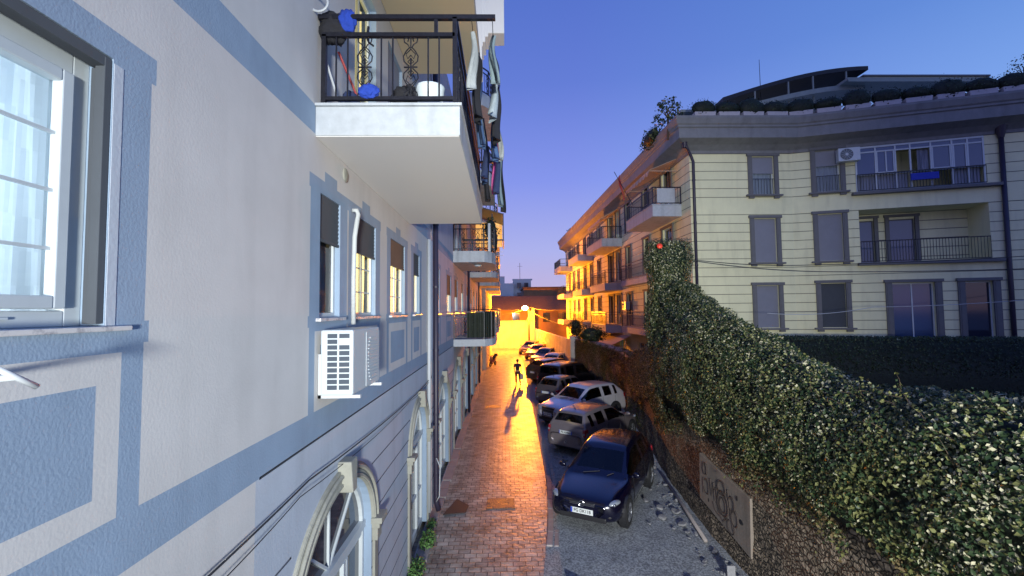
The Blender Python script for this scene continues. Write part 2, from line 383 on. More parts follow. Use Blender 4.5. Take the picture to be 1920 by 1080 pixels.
def window(parent, F, u0, u1, z0, z1, d, fr=.05, glass='dark_glass', fmat='white_pvc', mull=1, munt=0, curtain=None, shutter=0., shmat='shutter_grey',
           sill=None, room=True, name='window', dirsplit=None, slats=True):
    """frame mesh with children pane, curtain, roller_shutter, sill"""
    mb = MB(); t = .05
    F.box(mb, u0, u1, z0, z0+fr, d, d+t); F.box(mb, u0, u1, z1-fr, z1, d, d+t)
    F.box(mb, u0, u0+fr, z0+fr, z1-fr, d, d+t); F.box(mb, u1-fr, u1, z0+fr, z1-fr, d, d+t)
    for k in range(1, mull+1):
        u = u0+(u1-u0)*k/(mull+1); F.box(mb, u-fr*.45, u+fr*.45, z0+fr, z1-fr, d+.005, d+t-.005)
    for k in range(1, munt+1):
        z = z0+(z1-z0)*k/(munt+1); F.box(mb, u0+fr, u1-fr, z-.008, z+.008, d+.015, d+t-.015)
    w = mb.build(name, fmat, parent, bevel=0)
    mb = MB(); mb.quad(F.P(u0+fr*.5, z0+fr*.5, d+t*.5), F.P(u1-fr*.5, z0+fr*.5, d+t*.5), F.P(u1-fr*.5, z1-fr*.5, d+t*.5), F.P(u0+fr*.5, z1-fr*.5, d+t*.5))
    mb.build('pane', 'clear_glass' if curtain else glass, w)
    if curtain:
        curtain_mb(F, u0+.01, u1-.01, z0+.01, z1-.01, d+t+.07).build('curtain', curtain, w, smooth=True)
    if shutter > 0:
        mb = MB(); zb = z1-(z1-z0)*shutter; n = max(3, int((z1-zb)/.045)); ds = max(.015, d-.05)
        if slats:
            for k in range(n):
                a = zb+(z1-zb)*k/n; b = zb+(z1-zb)*(k+1)/n
                mb.quad(F.P(u0, a, ds+.012), F.P(u1, a, ds+.012), F.P(u1, b-.004, ds), F.P(u0, b-.004, ds))
                mb.quad(F.P(u0, b-.004, ds), F.P(u1, b-.004, ds), F.P(u1, b, ds+.012), F.P(u0, b, ds+.012))
        F.box(mb, u0, u1, zb-.03, zb, ds-.005, ds+.02)
        mb.build('roller_shutter', shmat, w)
    if sill:
        mb = MB(); F.box(mb, u0-.08, u1+.08, z0-.035, z0-.002, -.05, d); mb.build('sill', sill, w, bevel=.004)
    return w

def scroll(mb, P, zc, h, w, r):
    """ornamental wrought iron baluster: P(s, z) -> point, s across, z up; drawn about centre height zc"""
    def pl(pts, rr=r): mb.tube([P(a*w, zc+b*h) for a, b in pts], rr, 5)
    for sx in (-1, 1):
        for sz in (-1, 1):
            pl([(sx*.12, sz*.02), (sx*.46, sz*.10), (sx*.5, sz*.18), (sx*.3, sz*.27), (sx*.08, sz*.33), (sx*.2, sz*.38), (sx*.42, sz*.42), (sx*.46, sz*.47), (sx*.3, sz*.5), (sx*.14, sz*.47), (sx*.2, sz*.43)])
            pl([(0, sz*.30), (sx*.32, sz*.22), (sx*.2, sz*.14), (0, sz*.2)], r*.8)
            pl([(0, sz*.05), (sx*.2, sz*.09), (sx*.05, sz*.13), (0, sz*.10)], r*.8)
        pl([(sx*.02, 0), (sx*.45, 0)], r*1.3)
    pl([(0, -.5), (0, -.3)]); pl([(0, .3), (0, .5)]); pl([(0, -.15), (0, .15)], r*1.4)

def balcony(parent, F, u0, u1, zb, th, proj, rail='bars', rh=.95, slabm='balcony_white', soff=None, railm='dark_metal', step=.11, orn=True, name='balcony', tile=False):
    mb = MB(); F.box(mb, u0, u1, zb, zb+th, -proj, -.002); F.box(mb, u0-.015, u1+.015, zb+th, zb+th+.03, -proj-.015, -.002)
    b = mb.build(name, slabm, parent, bevel=.006)
    mb = MB(); zt = zb+th+.03; pd = -proj+.035
    lines = [((u0+.03, -.02), (u0+.03, pd)), ((u0+.03, pd), (u1-.03, pd)), ((u1-.03, pd), (u1-.03, -.02))]
    H = rh
    for (a, c) in lines:
        A = Vector(F.P(a[0], 0, a[1])); C = Vector(F.P(c[0], 0, c[1])); L = (C-A).length; D = (C-A)/L
        up = lambda p, z: Vector((p.x, p.y, z))
        mb.bar(up(A, zt+H), up(C, zt+H), .05, .03); mb.bar(up(A, zt+H-.18), up(C, zt+H-.18), .028); mb.bar(up(A, zt+.07), up(C, zt+.07), .035)
        for e in (A, C): mb.bar(up(e, zt), up(e, zt+H), .045)
        if rail == 'bars':
            n = int(L/step)
            for k in range(1, n):
                p = A+D*(L*k/n)
                if orn and k % 4 == 3:
                    scroll(mb, lambda s_, z, p=p, D=D: (p.x+D.x*s_, p.y+D.y*s_, z), zt+.07+(H-.25)/2, H-.25, .13, .006)
                else: mb.bar(up(p, zt+.07), up(p, zt+H-.18), .014)
    mb.build('railing', railm, b)
    return b

# ------------------------------------------------------------------ ground, paving, parking strip
mb = MB(); mb.quad((-600, -600, -.03), (900, -600, -.03), (900, 1500, -.03), (-600, 1500, -.03)); struct('ground', mb, 'asphalt')
KX = [(-8, .55), (4, .62), (8.7, .71), (10.6, .98), (13.2, 1.20), (20, 1.38), (36, 1.66), (60, 2.0)]
def kx(y):
    return float(np.interp(y, [a for a, b in KX], [b for a, b in KX]))
mb = MB(); ys = np.linspace(-8, 60, 35)
for a, b in zip(ys[:-1], ys[1:]): mb.quad((-2.2, a, 0), (kx(a), a, 0), (kx(b), b, 0), (-2.2, b, 0))
struct('alley_paving', mb, 'pavers')
# parking strip with a really uneven surface
mb = MB(); nx, ny = 60, 420; X = np.linspace(0, 1, nx); Y = np.linspace(-6, 60, ny)
from mathutils import noise as mnoise
for j, y in enumerate(Y):
    for i, x in enumerate(X):
        xx = kx(y)-.01+x*(7.6-kx(y)); h = .02*mnoise.noise(Vector((xx*1.3, y*1.3, 0)))+.004*mnoise.noise(Vector((xx*6, y*6, 3)))
        edge = max(0, xx-3.4)
        h += min(.09, edge*.05)*(.5+.5*mnoise.noise(Vector((xx*3, y*3, 7))))
        mb.v.append((xx, y, .006+h*(1 if i else 0)))
for j in range(ny-1):
    for i in range(nx-1):
        a = j*nx+i; mb.f.append((a, a+1, a+nx+1, a+nx)); mb.m.append(0)
struct('parking_strip', mb, 'asphalt', smooth=True)
# flush kerb stones along the paving edge
mb = MB()
y = 9.7
while y < 58:
    for off, wd in ((.0, .13), (.17, .10)):
        a, b = y, y+.56
        mb.hexa([(kx(a)+off, a, -.02), (kx(a)+off+wd, a, -.02), (kx(b)+off+wd, b, -.02), (kx(b)+off, b, -.02)]+[(kx(a)+off, a, .035-off*.12), (kx(a)+off+wd, a, .035-off*.12), (kx(b)+off+wd, b, .035-off*.12), (kx(b)+off, b, .035-off*.12)])
    y += .58
struct('kerb', mb, 'kerb_stone', bevel=.008)
mb = MB()
for a in np.arange(8.6, 38, .6): mb.box(-1.86, -1.60+random.uniform(-.02, .02), a, a+.57, -.01, .045+random.uniform(0, .015))
struct('foundation_kerb', mb, 'kerb_stone', bevel=.008)
# manhole covers and loose dark plate
def manhole(x, y, w, l, label):
    mb = MB(); mb.box(x-w/2, x+w/2, y-l/2, y+l/2, .001, .012); f = mb.build('manhole_cover', 'cast_iron', None, bevel=.003)
    tag(f, label, 'manhole cover')
manhole(-.13, 11.85, .72, .62, 'rusty square manhole cover in the pavers beside the dark blue car')
manhole(-.6, 23.6, .8, .6, 'small dark manhole cover in the orange lit pavers, behind the walking person\'s shadow')
mb = MB(); mb.hexa([(-1.55, 11.25, .002), (-1.0, 11.35, .002), (-.95, 11.75, .002), (-1.3, 12.15, .002), (-1.55, 11.25, .018), (-1.0, 11.35, .014), (-.95, 11.75, .016), (-1.3, 12.15, .02)])
tag(mb.build('drain_plate', 'black_plastic'), 'dark flat plate lying on the pavers by the left facade', 'plate')

# ------------------------------------------------------------------ left building (near)
LF = Fac(-1.85, 0, 0, 1, 1, 0)
NW = [(.55, 2.1), (4.5, 5.05), (5.55, 6.45), (7.3, 8.35), (9.15, 9.8)]
FW = [(12.0, 12.85), (14.5, 15.6), (16.75, 17.8), (19.4, 20.3), (22.2, 23.1), (24.6, 25.5), (27, 28), (29.6, 30.5), (32.2, 33.2), (35, 36)]
def wall_colour(wins, base, gf, patch=None):
    # material indices: 0 blue, 1 base, 2 ground floor, 3 patch
    def c(y, z):
        if z < 3.76: return 3 if (patch and y < patch) else 2
        if z < 4.04: return 0
        if 6.77 < z < 7.06 or 9.8 < z < 10.0: return 0
        for a, b in wins:
            if a-.23 < y < b+.23:
                if 4.92 < z < 6.36: return 0
                if 6.36 < z < 6.47 and abs(y-(a+b)/2) < .17: return 0
                if 4.82 < z <= 4.92: return 0
                if 4.04 <= z <= 4.82:
                    if y < a-.1 or y > b+.1: return 0
                    if a+.03 < y < b-.03 and 4.17 < z < 4.68: return 0
                    return 1
            if a-.26 < y < b+.26 and (4.86 < z < 4.97 or 6.22 < z < 6.36): return 0
        return 1
    return c
def cuts(wins):
    u = []
    for a, b in wins: u += [a-.26, b+.26, a-.23, b+.23, a-.1, b+.1, a+.03, b-.03, (a+b)/2-.17, (a+b)/2+.17]
    return u
ZC = [3.76, 4.04, 4.17, 4.68, 4.82, 4.86, 4.92, 4.97, 6.22, 6.36, 6.47, 6.77, 7.06, 9.8, 10.0]
NA = [(5.15, 1.17, 3.06, 2.12), (9.75, .93, 3.02, 2.2)]
FA = [(13.45, 1.35, 2.95, 2.1), (17.6, 1.2, 2.95, 2.1), (21.5, 1.15, 2.95, 2.1), (25.3, 1.15, 2.95, 2.1), (29.1, 1.15, 2.95, 2.1), (33, 1.15, 2.95, 2.1)]
GRV = [.35*k+.1 for k in range(9)]
def build_left(y0, y1, wins, arches, loc, label, mats, patch, upper_doors, top):
    root = empty('apartment_building', loc, label, 'building')
    holes = [dict(u0=a, u1=b, z0=4.95, z1=6.22, d=.17 if a < 1 else .11) for a, b in wins]
    holes += [dict(u0=c-w, u1=c+w, z0=.12, z1=t, arch=s, d=.22) for c, w, t, s in arches]
    holes += [dict(u0=a, u1=b, z0=z0, z1=z1, d=.16) for a, b, z0, z1 in upper_doors]
    mb = MB()
    facade(mb, LF, y0, y1, -.1, top, holes, wall_colour(wins, 1, 2, patch), grooves=[g for g in GRV]+[3.76], gfn=lambda u, z: u > 3.45, gmat=4, gw=.022, gdep=.012,
           ucuts=cuts(wins)+[3.45]+([patch] if patch else []), zcuts=ZC, jmi=0)
    mb.quad((-1.85, y1, 0), (-1.85, y1, top), (-9, y1, top), (-9, y1, 0), 1); mb.quad((-1.85, y0, 0), (-1.85, y0, top), (-9, y0, top), (-9, y0, 0), 1)
    mb.quad((-1.85, y0, top), (-9, y0, top), (-9, y1, top), (-1.85, y1, top), 1); mb.quad((-9, y0, 0), (-9, y0, top), (-9, y1, top), (-9, y1, 0), 1)
    mb.build('wall', mats, root)
    for c, w, t, s in arches:
        arch_door(root, c, w, t, s)
    return root
def arch_door(root, c, w, t, s):
    F = LF; h = t-s
    # moulded surround of three rolls
    mb = MB(); n = 28
    for k, (off, r, dep) in enumerate(((.03, .028, -.035), (.08, .022, -.025), (.13, .028, -.045), (.17, .018, -.02))):
        pts = [F.P(c-(w+off)*math.cos(math.pi*i/n), s+(h+off)*math.sin(math.pi*i/n), dep) for i in range(n+1)]
        mb.tube(pts, r, 6)
    for k in range(n):
        a, b = math.pi*k/n, math.pi*(k+1)/n
        mb.hexa([F.P(c-(w)*math.cos(a), s+(h)*math.sin(a), 0), F.P(c-(w+.19)*math.cos(a), s+(h+.19)*math.sin(a), 0), F.P(c-(w+.19)*math.cos(b), s+(h+.19)*math.sin(b), 0), F.P(c-(w)*math.cos(b), s+(h)*math.sin(b), 0),
                 F.P(c-(w)*math.cos(a), s+(h)*math.sin(a), -.045), F.P(c-(w+.19)*math.cos(a), s+(h+.19)*math.sin(a), -.03), F.P(c-(w+.19)*math.cos(b), s+(h+.19)*math.sin(b), -.03), F.P(c-(w)*math.cos(b), s+(h)*math.sin(b), -.045)])
    tr = mb.build('arch_surround', 'stone_trim', root, smooth=False)
    mb = MB(); a, b = .07, .11
    mb.hexa([F.P(c-a, t-.06, .05), F.P(c+a, t-.06, .05), F.P(c+a, t-.06, -.16), F.P(c-a, t-.06, -.16), F.P(c-b, t+.29, .0), F.P(c+b, t+.29, .0), F.P(c+b, t+.29, -.15), F.P(c-b, t+.29, -.15)])
    mb.build('keystone', 'stone_trim', tr, bevel=.015)
    for sg in (-1, 1):
        mb = MB(); u = c+sg*(w+.12)
        F.box(mb, u-.15, u+.15, s-.02, s+.06, -.15, 0); F.box(mb, u-.12, u+.12, s-.09, s-.02, -.11, 0); F.box(mb, u-.10, u+.10, s-.26, s-.09, -.08, 0)
        F.box(mb, u-.08, u+.08, .1, s-.26, -.04, 0)
        mb.build('pilaster', 'stone_trim', tr, bevel=.008)
    # white door frame: jambs, transom, mullions, fan bars
    mb = MB(); d0, d1 = .10, .17; n = 24
    for k in range(n):
        a, b = math.pi*k/n, math.pi*(k+1)/n; g = .07
        q = lambda an, gg, d: F.P(c-(w-gg)*math.cos(an), s+(h-gg)*math.sin(an), d)
        mb.hexa([q(a, 0, d0), q(a, g, d0), q(b, g, d0), q(b, 0, d0), q(a, 0, d1), q(a, g, d1), q(b, g, d1), q(b, 0, d1)])
    F.box(mb, c-w, c-w+.07, .12, s, d0, d1); F.box(mb, c+w-.07, c+w, .12, s, d0, d1)
    F.box(mb, c-w, c+w, s-.05, s+.05, d0-.02, d1); F.box(mb, c-w+.07, c+w-.07, s-.13, s-.06, d0+.01, d1)
    for u in (c-w*.36, c+w*.36, c-w*.36+.09, c+w*.36+.09): F.box(mb, u-.03, u+.03, .12, s-.13, d0, d1)
    F.box(mb, c-w+.07, c+w-.07, .12, .25, d0, d1); F.box(mb, c-w+.07, c+w-.07, .95, 1.0, d0+.01, d1)
    for an in (math.pi*.25, math.pi*.5, math.pi*.75):
        a0 = F.P(c-.05*math.cos(an), s+.05, (d0+d1)/2); b0 = F.P(c-(w-.05)*math.cos(an), s+(h-.05)*math.sin(an), (d0+d1)/2); mb.bar(a0, b0, .028)
    fr = mb.build('door_frame', 'white_pvc', root)
    mb = MB(); pts = [F.P(c-w, .12, .15)]+[F.P(c-w*math.cos(math.pi*i/n), s+h*math.sin(math.pi*i/n), .15) for i in range(n+1)]+[F.P(c+w, .12, .15)]
    mb.add(pts, [tuple(range(len(pts)))]); mb.build('pane', 'dark_glass', fr)
    mb = MB(); F.box(mb, c-w*.36-.12, c-w*.36-.10, 1.0, 1.14, .05, .10); mb.build('handle', 'chrome', fr)

B1 = build_left(-7, 11.33, NW, NA, (-1.85, 2, 0), 'pale blue and beige plastered apartment building filling the left side up to the dark downpipe', ['blue_plaster', 'beige_plaster', 'pale_plaster', 'beige_plaster', 'groove', 'pale_plaster'], 3.4,
                [(5.5, 6.42, 7.1, 9.45), (7.1, 8.1, 7.1, 9.45)], 13.2)
# near window: frame, sash, muntins, curtain, roller track
hole = (.55, 2.1, 4.95, 6.22)
mb = MB(); F = LF
for (a, b, z0, z1, d0, d1) in ((2.02, 2.1, 4.95, 6.2, .11, .19), (.55, .62, 4.95, 6.2, .11, .19), (.62, 2.02, 6.10, 6.2, .11, .19), (.62, 2.02, 4.95, 5.02, .11, .19)): F.box(mb, a, b, z0, z1, d0, d1)
w0 = mb.build('window', 'white_pvc', B1, bevel=.005)
mb = MB()
for (a, b) in ((.64, 1.30), (1.31, 2.005)):
    F.box(mb, a, a+.055, 5.03, 6.09, .085, .15); F.box(mb, b-.055, b, 5.03, 6.09, .085, .15); F.box(mb, a+.055, b-.055, 5.03, 5.085, .085, .15); F.box(mb, a+.055, b-.055, 6.035, 6.09, .085, .15)
sash = mb.build('sash', 'white_pvc', w0, bevel=.006)
mb = MB()
for z in (5.29, 5.545, 5.80):
    for (a, b) in ((.69, 1.25), (1.365, 1.95)): F.box(mb, a, b, z-.007, z+.007, .108, .122)
mb.build('glazing_bar', 'white_pvc', w0)
mb = MB(); mb.quad(F.P(.68, 5.06, .13), F.P(1.97, 5.06, .13), F.P(1.97, 6.06, .13), F.P(.68, 6.06, .13)); mb.build('pane', 'clear_glass', w0)
mb = curtain_mb(F, .58, 2.08, 4.98, 6.2, .26, amp=.022, n=110, folds=9, zigs=8); mb.build('curtain', 'voile', w0, smooth=True)
mb = MB(); F.box(mb, 2.06, 2.098, 4.96, 6.21, .004, .05); F.box(mb, 2.068, 2.098, 4.96, 6.16, .055, .075); F.box(mb, .55, 2.098, 6.165, 6.218, .006, .075)
mb.build('shutter_track', 'shutter_grey', w0, bevel=.003)
mb = MB(); F.box(mb, 2.088, 2.098, 5.45, 6.15, .075, .085); mb.build('cord', 'copper', w0)
mb = MB(); F.box(mb, 2.102, 2.155, 4.95, 6.2, -.003, .0); 
mb.build('filler_strip', 'pale_plaster', w0, bevel=.002)
mb = MB(); F.box(mb, .5, 2.23, 4.925, 4.948, -.025, .11); mb.build('sill', 'marble', w0, bevel=.004)
mb = MB(); F.box(mb, 1.72, 1.79, 4.985, 4.995, .098, .108); mb.build('latch', 'white_pvc', w0, bevel=.002)
mb = MB(); mb.box(-3.4, -2.09, .3, 2.3, 6.5, 6.52); mb.box(-3.4, -2.09, .3, 2.3, 4.2, 4.22); mb.box(-3.42, -3.4, .3, 2.3, 4.2, 6.5); mb.box(-3.4, -2.05, .28, .3, 4.2, 6.5); mb.box(-3.4, -2.05, 2.3, 2.32, 4.2, 6.5); mb.build('room', 'far_white', B1)
ld = bpy.data.lights.new('curtain_backlight', 'AREA'); ld.shape = 'RECTANGLE'; ld.size = 1.2; ld.size_y = 1.4; ld.energy = 30; ld.color = (.80, .92, 1.0)  # unseen upright area light added behind the curtain to light it from inside
lo = bpy.data.objects.new('curtain_backlight', ld); COL.objects.link(lo); lo.location = (-2.95, 1.3, 5.6); lo.rotation_euler = (0, R_(-90), 0)
tag(lo, 'unseen cool white area light added behind the net curtain', 'lamp')

window(B1, LF, 4.5, 5.05, 4.95, 6.22, .055, shutter=.36, curtain='grey_curtain', sill='marble', mull=0, munt=0)
window(B1, LF, 5.55, 6.45, 4.95, 6.22, .055, shutter=.34, curtain='warm_curtain', sill='marble', munt=3)
window(B1, LF, 7.3, 8.35, 4.95, 6.22, .055, shutter=.33, shmat='shutter_brown', curtain='warm_curtain', sill='marble', munt=3)
window(B1, LF, 9.15, 9.8, 4.95, 6.22, .055, shutter=.33, curtain='warm_curtain', sill='marble', mull=0, munt=0)
window(B1, LF, 5.5, 6.42, 7.1, 9.45, .1, curtain='door_lit', mull=1, name='balcony_door')
window(B1, LF, 7.1, 8.1, 7.1, 9.45, .1, glass='dark_glass', shutter=.5, shmat='shutter_pale', name='balcony_door')

# the near balcony and the one above it
mb = MB(); y0, y1, X = 4.35, 8.8, -.42
mb.box(-1.849, X, y0, y1, 6.75, 7.045, 0)
bal = mb.build('balcony', 'balcony_white', B1, bevel=.008)
mb = MB(); mb.box(-1.847, X-.01, y0+.01, y1-.01, 6.742, 6.748); mb.build('soffit', 'soffit_white', bal)
mb = MB(); mb.box(-1.849, X+.02, y0-.02, y1+.02, 7.047, 7.075); mb.build('coping', 'balcony_white', bal, bevel=.004)
mb = MB()
for p, q in (((-1.80, y0+.03), (X-.05, y0+.03)), ((X-.05, y0+.03), (X-.05, y1-.03)), ((X-.05, y1-.03), (-1.8, y1-.03))):
    mb.bar((p[0], p[1], 7.79), (q[0], q[1], 7.79), .045, .04); mb.bar((p[0], p[1], 7.135), (q[0], q[1], 7.135), .04, .035)
for p in ((-1.78, y0+.03), (X-.05, y0+.03), (X-.05, y1-.03)): mb.bar((p[0], p[1], 7.06), (p[0], p[1], 7.97 if p[0] > -1 else 7.79), .045)
mb.bar((-.66, y0+.03, 7.79), (-.66, y0+.03, 7.97), .035)
mb.bar((-1.35, y0+.03, 7.79), (-1.34, y0+.03, 7.88), .02); mb.tube([(-1.34, y0+.03, 7.79), (-1.33, y0+.0, 7.70), (-1.28, y0+.0, 7.66)], .01, 5)
for x in (-1.66, -1.545, -1.21, -1.095, -.74, -.63): mb.bar((x, y0+.03, 7.14), (x, y0+.03, 7.78), .014)
for x in (-1.375, -.915): scroll(mb, lambda s_, z, x=x: (x+s_, y0+.03, z), 7.46, .62, .15, .0065)
yy = y0+.15; k = 0
while yy < y1-.1:
    if k % 4 == 3: scroll(mb, lambda s_, z, yy=yy: (X-.05, yy+s_, z), 7.46, .62, .15, .0065)
    else: mb.bar((X-.05, yy, 7.14), (X-.05, yy, 7.78), .014)
    yy += .115; k += 1
mb.build('railing', 'dark_metal', bal)
mb = MB()
mb.bar((-1.84, y0+.03, 7.975), (-.06, y0+.03, 7.975), .045, .045); mb.bar((-1.84, y1-.03, 7.975), (-.06, y1-.03, 7.975), .045, .045)
mb.bar((-.46, y0+.03, 7.975), (-.46, y1-.03, 7.975), .035)
rk = mb.build('clothes_rail', 'dark_metal', bal)
mb = MB()
for x in (-.09, -.3): mb.tube([(x, y0+.03, 7.945), (x, 6.6, 7.90), (x, y1-.03, 7.945)], .004, 5)
mb.build('line', 'cable', rk)
mb = MB(); mb.box(-1.849, X, y0, y1, 9.8, 10.05, 0); ub = mb.build('balcony', mat('soffit_doorlit', (.60, .50, .34), .9, bump=.1, bscale=30), B1, bevel=.008)  # beige carries the warm light of the balcony door in its colour
mb = MB()
for x in np.arange(-1.75, X, .12): mb.bar((x, y0+.03, 10.06), (x, y0+.03, 10.9), .014)
mb.bar((-1.8, y0+.03, 10.92), (X-.03, y0+.03, 10.92), .04); mb.build('railing', 'dark_metal', ub)
# projecting corner pier with stepped cornice past the upper balcony
mb = MB(); mb.box(-.63, -.42, 8.82, 9.2, 7.05+2.6, 13.2)
mb.box(-.55, -.40, 8.81, 9.22, 9.85, 13.2)
mb.build('pier', 'soffit_white', B1, bevel=.01)
mb = MB()
for i, (xo, zo) in enumerate(((-.38, 10.40), (-.33, 10.50), (-.27, 10.62), (.06, 10.70))): mb.box(-1.84, xo, 8.83+i*.012, 9.35-i*.01, zo, 13.2-i*.02)
mb.build('cornice', 'soffit_white', B1, bevel=.015)
# pipes on the wall, vent cap
mb = MB(); mb.tube([(-1.83, 5.40, 6.24), (-1.78, 5.40, 6.24), (-1.765, 5.41, 6.19), (-1.76, 5.33, 6.05), (-1.77, 5.30, 5.9), (-1.78, 5.30, 5.4), (-1.78, 5.31, 4.86)], .028, 8)
mb.build('pipe', 'insulation', B1, smooth=True)
mb = MB(); mb.ell((-1.845, 5.19, 6.61), .02, .085, .085); mb.build('vent_cap', 'stone_trim', B1, smooth=True)
mb = MB(); mb.tube([(-1.80, 10.75, 6.75), (-1.80, 10.75, .3)], .045, 8); mb.build('pipe', 'white_pipe', B1, smooth=True)
mb = MB(); mb.box(-1.849, -1.78, 10.95, 11.2, 3.78, 6.76); mb.build('pilaster', 'pale_plaster', B1, bevel=.01)
mb = MB(); mb.tube([(-1.73, 11.36, 12.9), (-1.73, 11.36, 1.2), (-1.73, 11.36, .3), (-1.66, 11.34, .08)], .068, 10)
for z in (.9, 2.4, 4, 5.6, 7.2, 8.8): mb.lathe([(.078, z), (.078, z+.05)], (-1.73, 11.36, 0), 10)
mb.build('downpipe', 'dark_pipe', B1, smooth=True)
mb = MB(); mb.tube([(-1.70, 11.2, 1.4), (-1.6, 11.15, 1.2), (-1.62, 11.15, .5), (-1.7, 11.2, .35)], .015, 6)
mb.build('hose', 'white_pipe', B1, smooth=True)

# second building down the alley
B2 = build_left(11.4, 38, FW, FA, (-1.85, 24, 0), 'long lilac plastered building past the dark downpipe, with stacked balconies over the lane', ['blue_plaster', 'lilac_plaster', 'pale_plaster', 'beige_plaster', 'groove', 'lilac_plaster'], None, [(16.9, 17.9, 7.1, 9.3), (18.4, 19.3, 7.1, 9.3), (26, 27, 7.1, 9.3)], 13.0)
for i, (a, b) in enumerate(FW):
    lit = [('warm_curtain_dim', 1.), ('warm_curtain', .55), ('warm_curtain_dim', .6), ('warm_curtain', .2), (None, .3), (None, .5), ('warm_curtain_dim', .2), (None, .3), (None, .2), (None, .4)][i]
    window(B2, LF, a, b, 4.95, 6.22, .055, shutter=[.66, .5, .5, .3, .3, .6, .2, .3, .2, .4][i], shmat='shutter_brown' if i < 6 else 'shutter_grey', curtain=lit[0], sill='marble', munt=0)
window(B2, LF, 16.9, 17.9, 7.1, 9.3, .1, curtain='warm_curtain_dim', name='balcony_door')
window(B2, LF, 18.4, 19.3, 7.1, 9.3, .1, glass='dark_glass', name='balcony_door')
window(B2, LF, 26, 27, 7.1, 9.3, .1, glass='dark_glass', name='balcony_door')
mb = MB(); mb.tube([(-1.75, 22.2, 7), (-1.75, 22.2, 0)], .06, 8); mb.build('downpipe', 'dark_pipe', B2, smooth=True)
mb = MB(); mb.tube([(-1.75, 31.2, 13), (-1.75, 31.2, 0)], .06, 8); mb.build('downpipe', 'dark_pipe', B2, smooth=True)
def curved_balcony(root, y0, y1, zb, th, xo, rail=True, slabm='balcony_white', railm='dark_metal', screen=None):
    """slab whose outer near corner is chamfered"""
    P = [(-1.849, y0), (xo-.38, y0), (xo-.12, y0+.35), (xo, y0+.9), (xo, y1), (-1.849, y1)]
    mb = MB(); n = len(P)
    mb.add([(x, y, zb) for x, y in P]+[(x, y, zb+th) for x, y in P], [tuple(range(n))[::-1], tuple(range(n, 2*n))]+[(i, (i+1) % n, n+(i+1) % n, n+i) for i in range(n)])
    b = mb.build('balcony', slabm, root, bevel=.01)
    mb = MB(); z = zb+th; Q = [(x-.04 if x > -1.8 else x+.03, y+.04 if y < y1-.1 else y-.04) for x, y in P]
    for i in range(n-1):
        A, C = Vector((Q[i][0], Q[i][1], 0)), Vector((Q[i+1][0], Q[i+1][1], 0)); L = (C-A).length; D = (C-A)/L
        for h, t in ((1.0, .045), (.82, .03), (.08, .035)): mb.bar((A.x, A.y, z+h), (C.x, C.y, z+h), t, .03)
        mb.bar((A.x, A.y, z), (A.x, A.y, z+1.0), .045)
        m = max(1, int(L/.13))
        for k in range(m):
            p = A+D*(L*(k+.5)/m)
            if k % 4 == 2: scroll(mb, lambda s_, zz, p=p, D=D: (p.x+D.x*s_, p.y+D.y*s_, zz), z+.45, .7, .15, .008)
            else: mb.bar((p.x, p.y, z+.08), (p.x, p.y, z+.82), .016)
    mb.build('railing', railm, b)
    if screen:
        mb = MB()
        for i in range(1 if screen == 'part' else 0, n-2):
            A, C = Vector((Q[i][0], Q[i][1], 0)), Vector((Q[i+1][0], Q[i+1][1], 0))
            if i == 0: A = A+(C-A)*.42
            m = 14
            for k in range(m):
                a, c = A+(C-A)*(k/m), A+(C-A)*((k+1)/m); o = .012*math.sin(k*1.7)
                mb.quad((a.x-.0, a.y-.035+o, z+.06), (c.x, c.y-.035-o, z+.06), (c.x, c.y-.03-o, z+.97), (a.x, a.y-.03+o, z+.97))
        mb.build('privacy_screen', 'leaf_dark', b)
    return b
curved_balcony(B2, 16.3, 19.9, 3.72, .26, -.32, screen='full')
curved_balcony(B2, 16.3, 19.9, 6.80, .42, -.32)
curved_balcony(B2, 16.3, 19.9, 9.75, .5, -.36)
curved_balcony(B2, 16.3, 19.9, 12.7, .5, -.36)
for z in (6.85, 9.8, 3.8): curved_balcony(B2, 24.4, 28.5, z, .3, -.30)
for z in (6.85, 9.8, 3.8): curved_balcony(B2, 32.5, 36, z, .3, -.30)
mb = MB(); mb.bar((-.52, 16.4, 7.2), (-.52, 16.4, 8.25), .09); mb.build('post', 'white_pipe', B2)
mb = MB(); mb.lathe([(.14, 0), (.14, -.03), (.09, -.06), (.0, -.06)], (-1.0, 17.4, 6.8), 14); mb.build('ceiling_light', 'white_pvc', B2, smooth=True)
# glazed corner box with a tilted roof on the upper balcony
mb = MB()
mb.hexa([(-1.8, 20.0, 9.95), (.02, 20.0, 9.35), (.02, 22.6, 9.35), (-1.8, 22.6, 9.95), (-1.8, 20.0, 10.0), (.02, 20.0, 9.40), (.02, 22.6, 9.40), (-1.8, 22.6, 10.0)])
for p in ((.0, 20.0), (0, 22.6), (-.5, 20.0)): mb.bar((p[0], p[1], 8.2), (p[0], p[1], 9.42), .05)
mb.bar((-1.8, 20, 8.2), (.02, 20, 8.2), .06); mb.bar((.0, 20, 8.2), (.0, 22.6, 8.2), .06)
ve = mb.build('glazed_balcony', 'dark_pipe', B2)
mb = MB(); mb.quad((-1.4, 22.5, 8.25), (-.05, 22.5, 8.25), (-.05, 22.5, 9.5), (-1.4, 22.5, 9.5)); mb.quad((-.05, 20.1, 8.2), (-.05, 22.5, 8.2), (-.05, 22.5, 9.3), (-.05, 20.1, 9.3))
mb.build('curtain', 'warm_curtain_dim', ve)

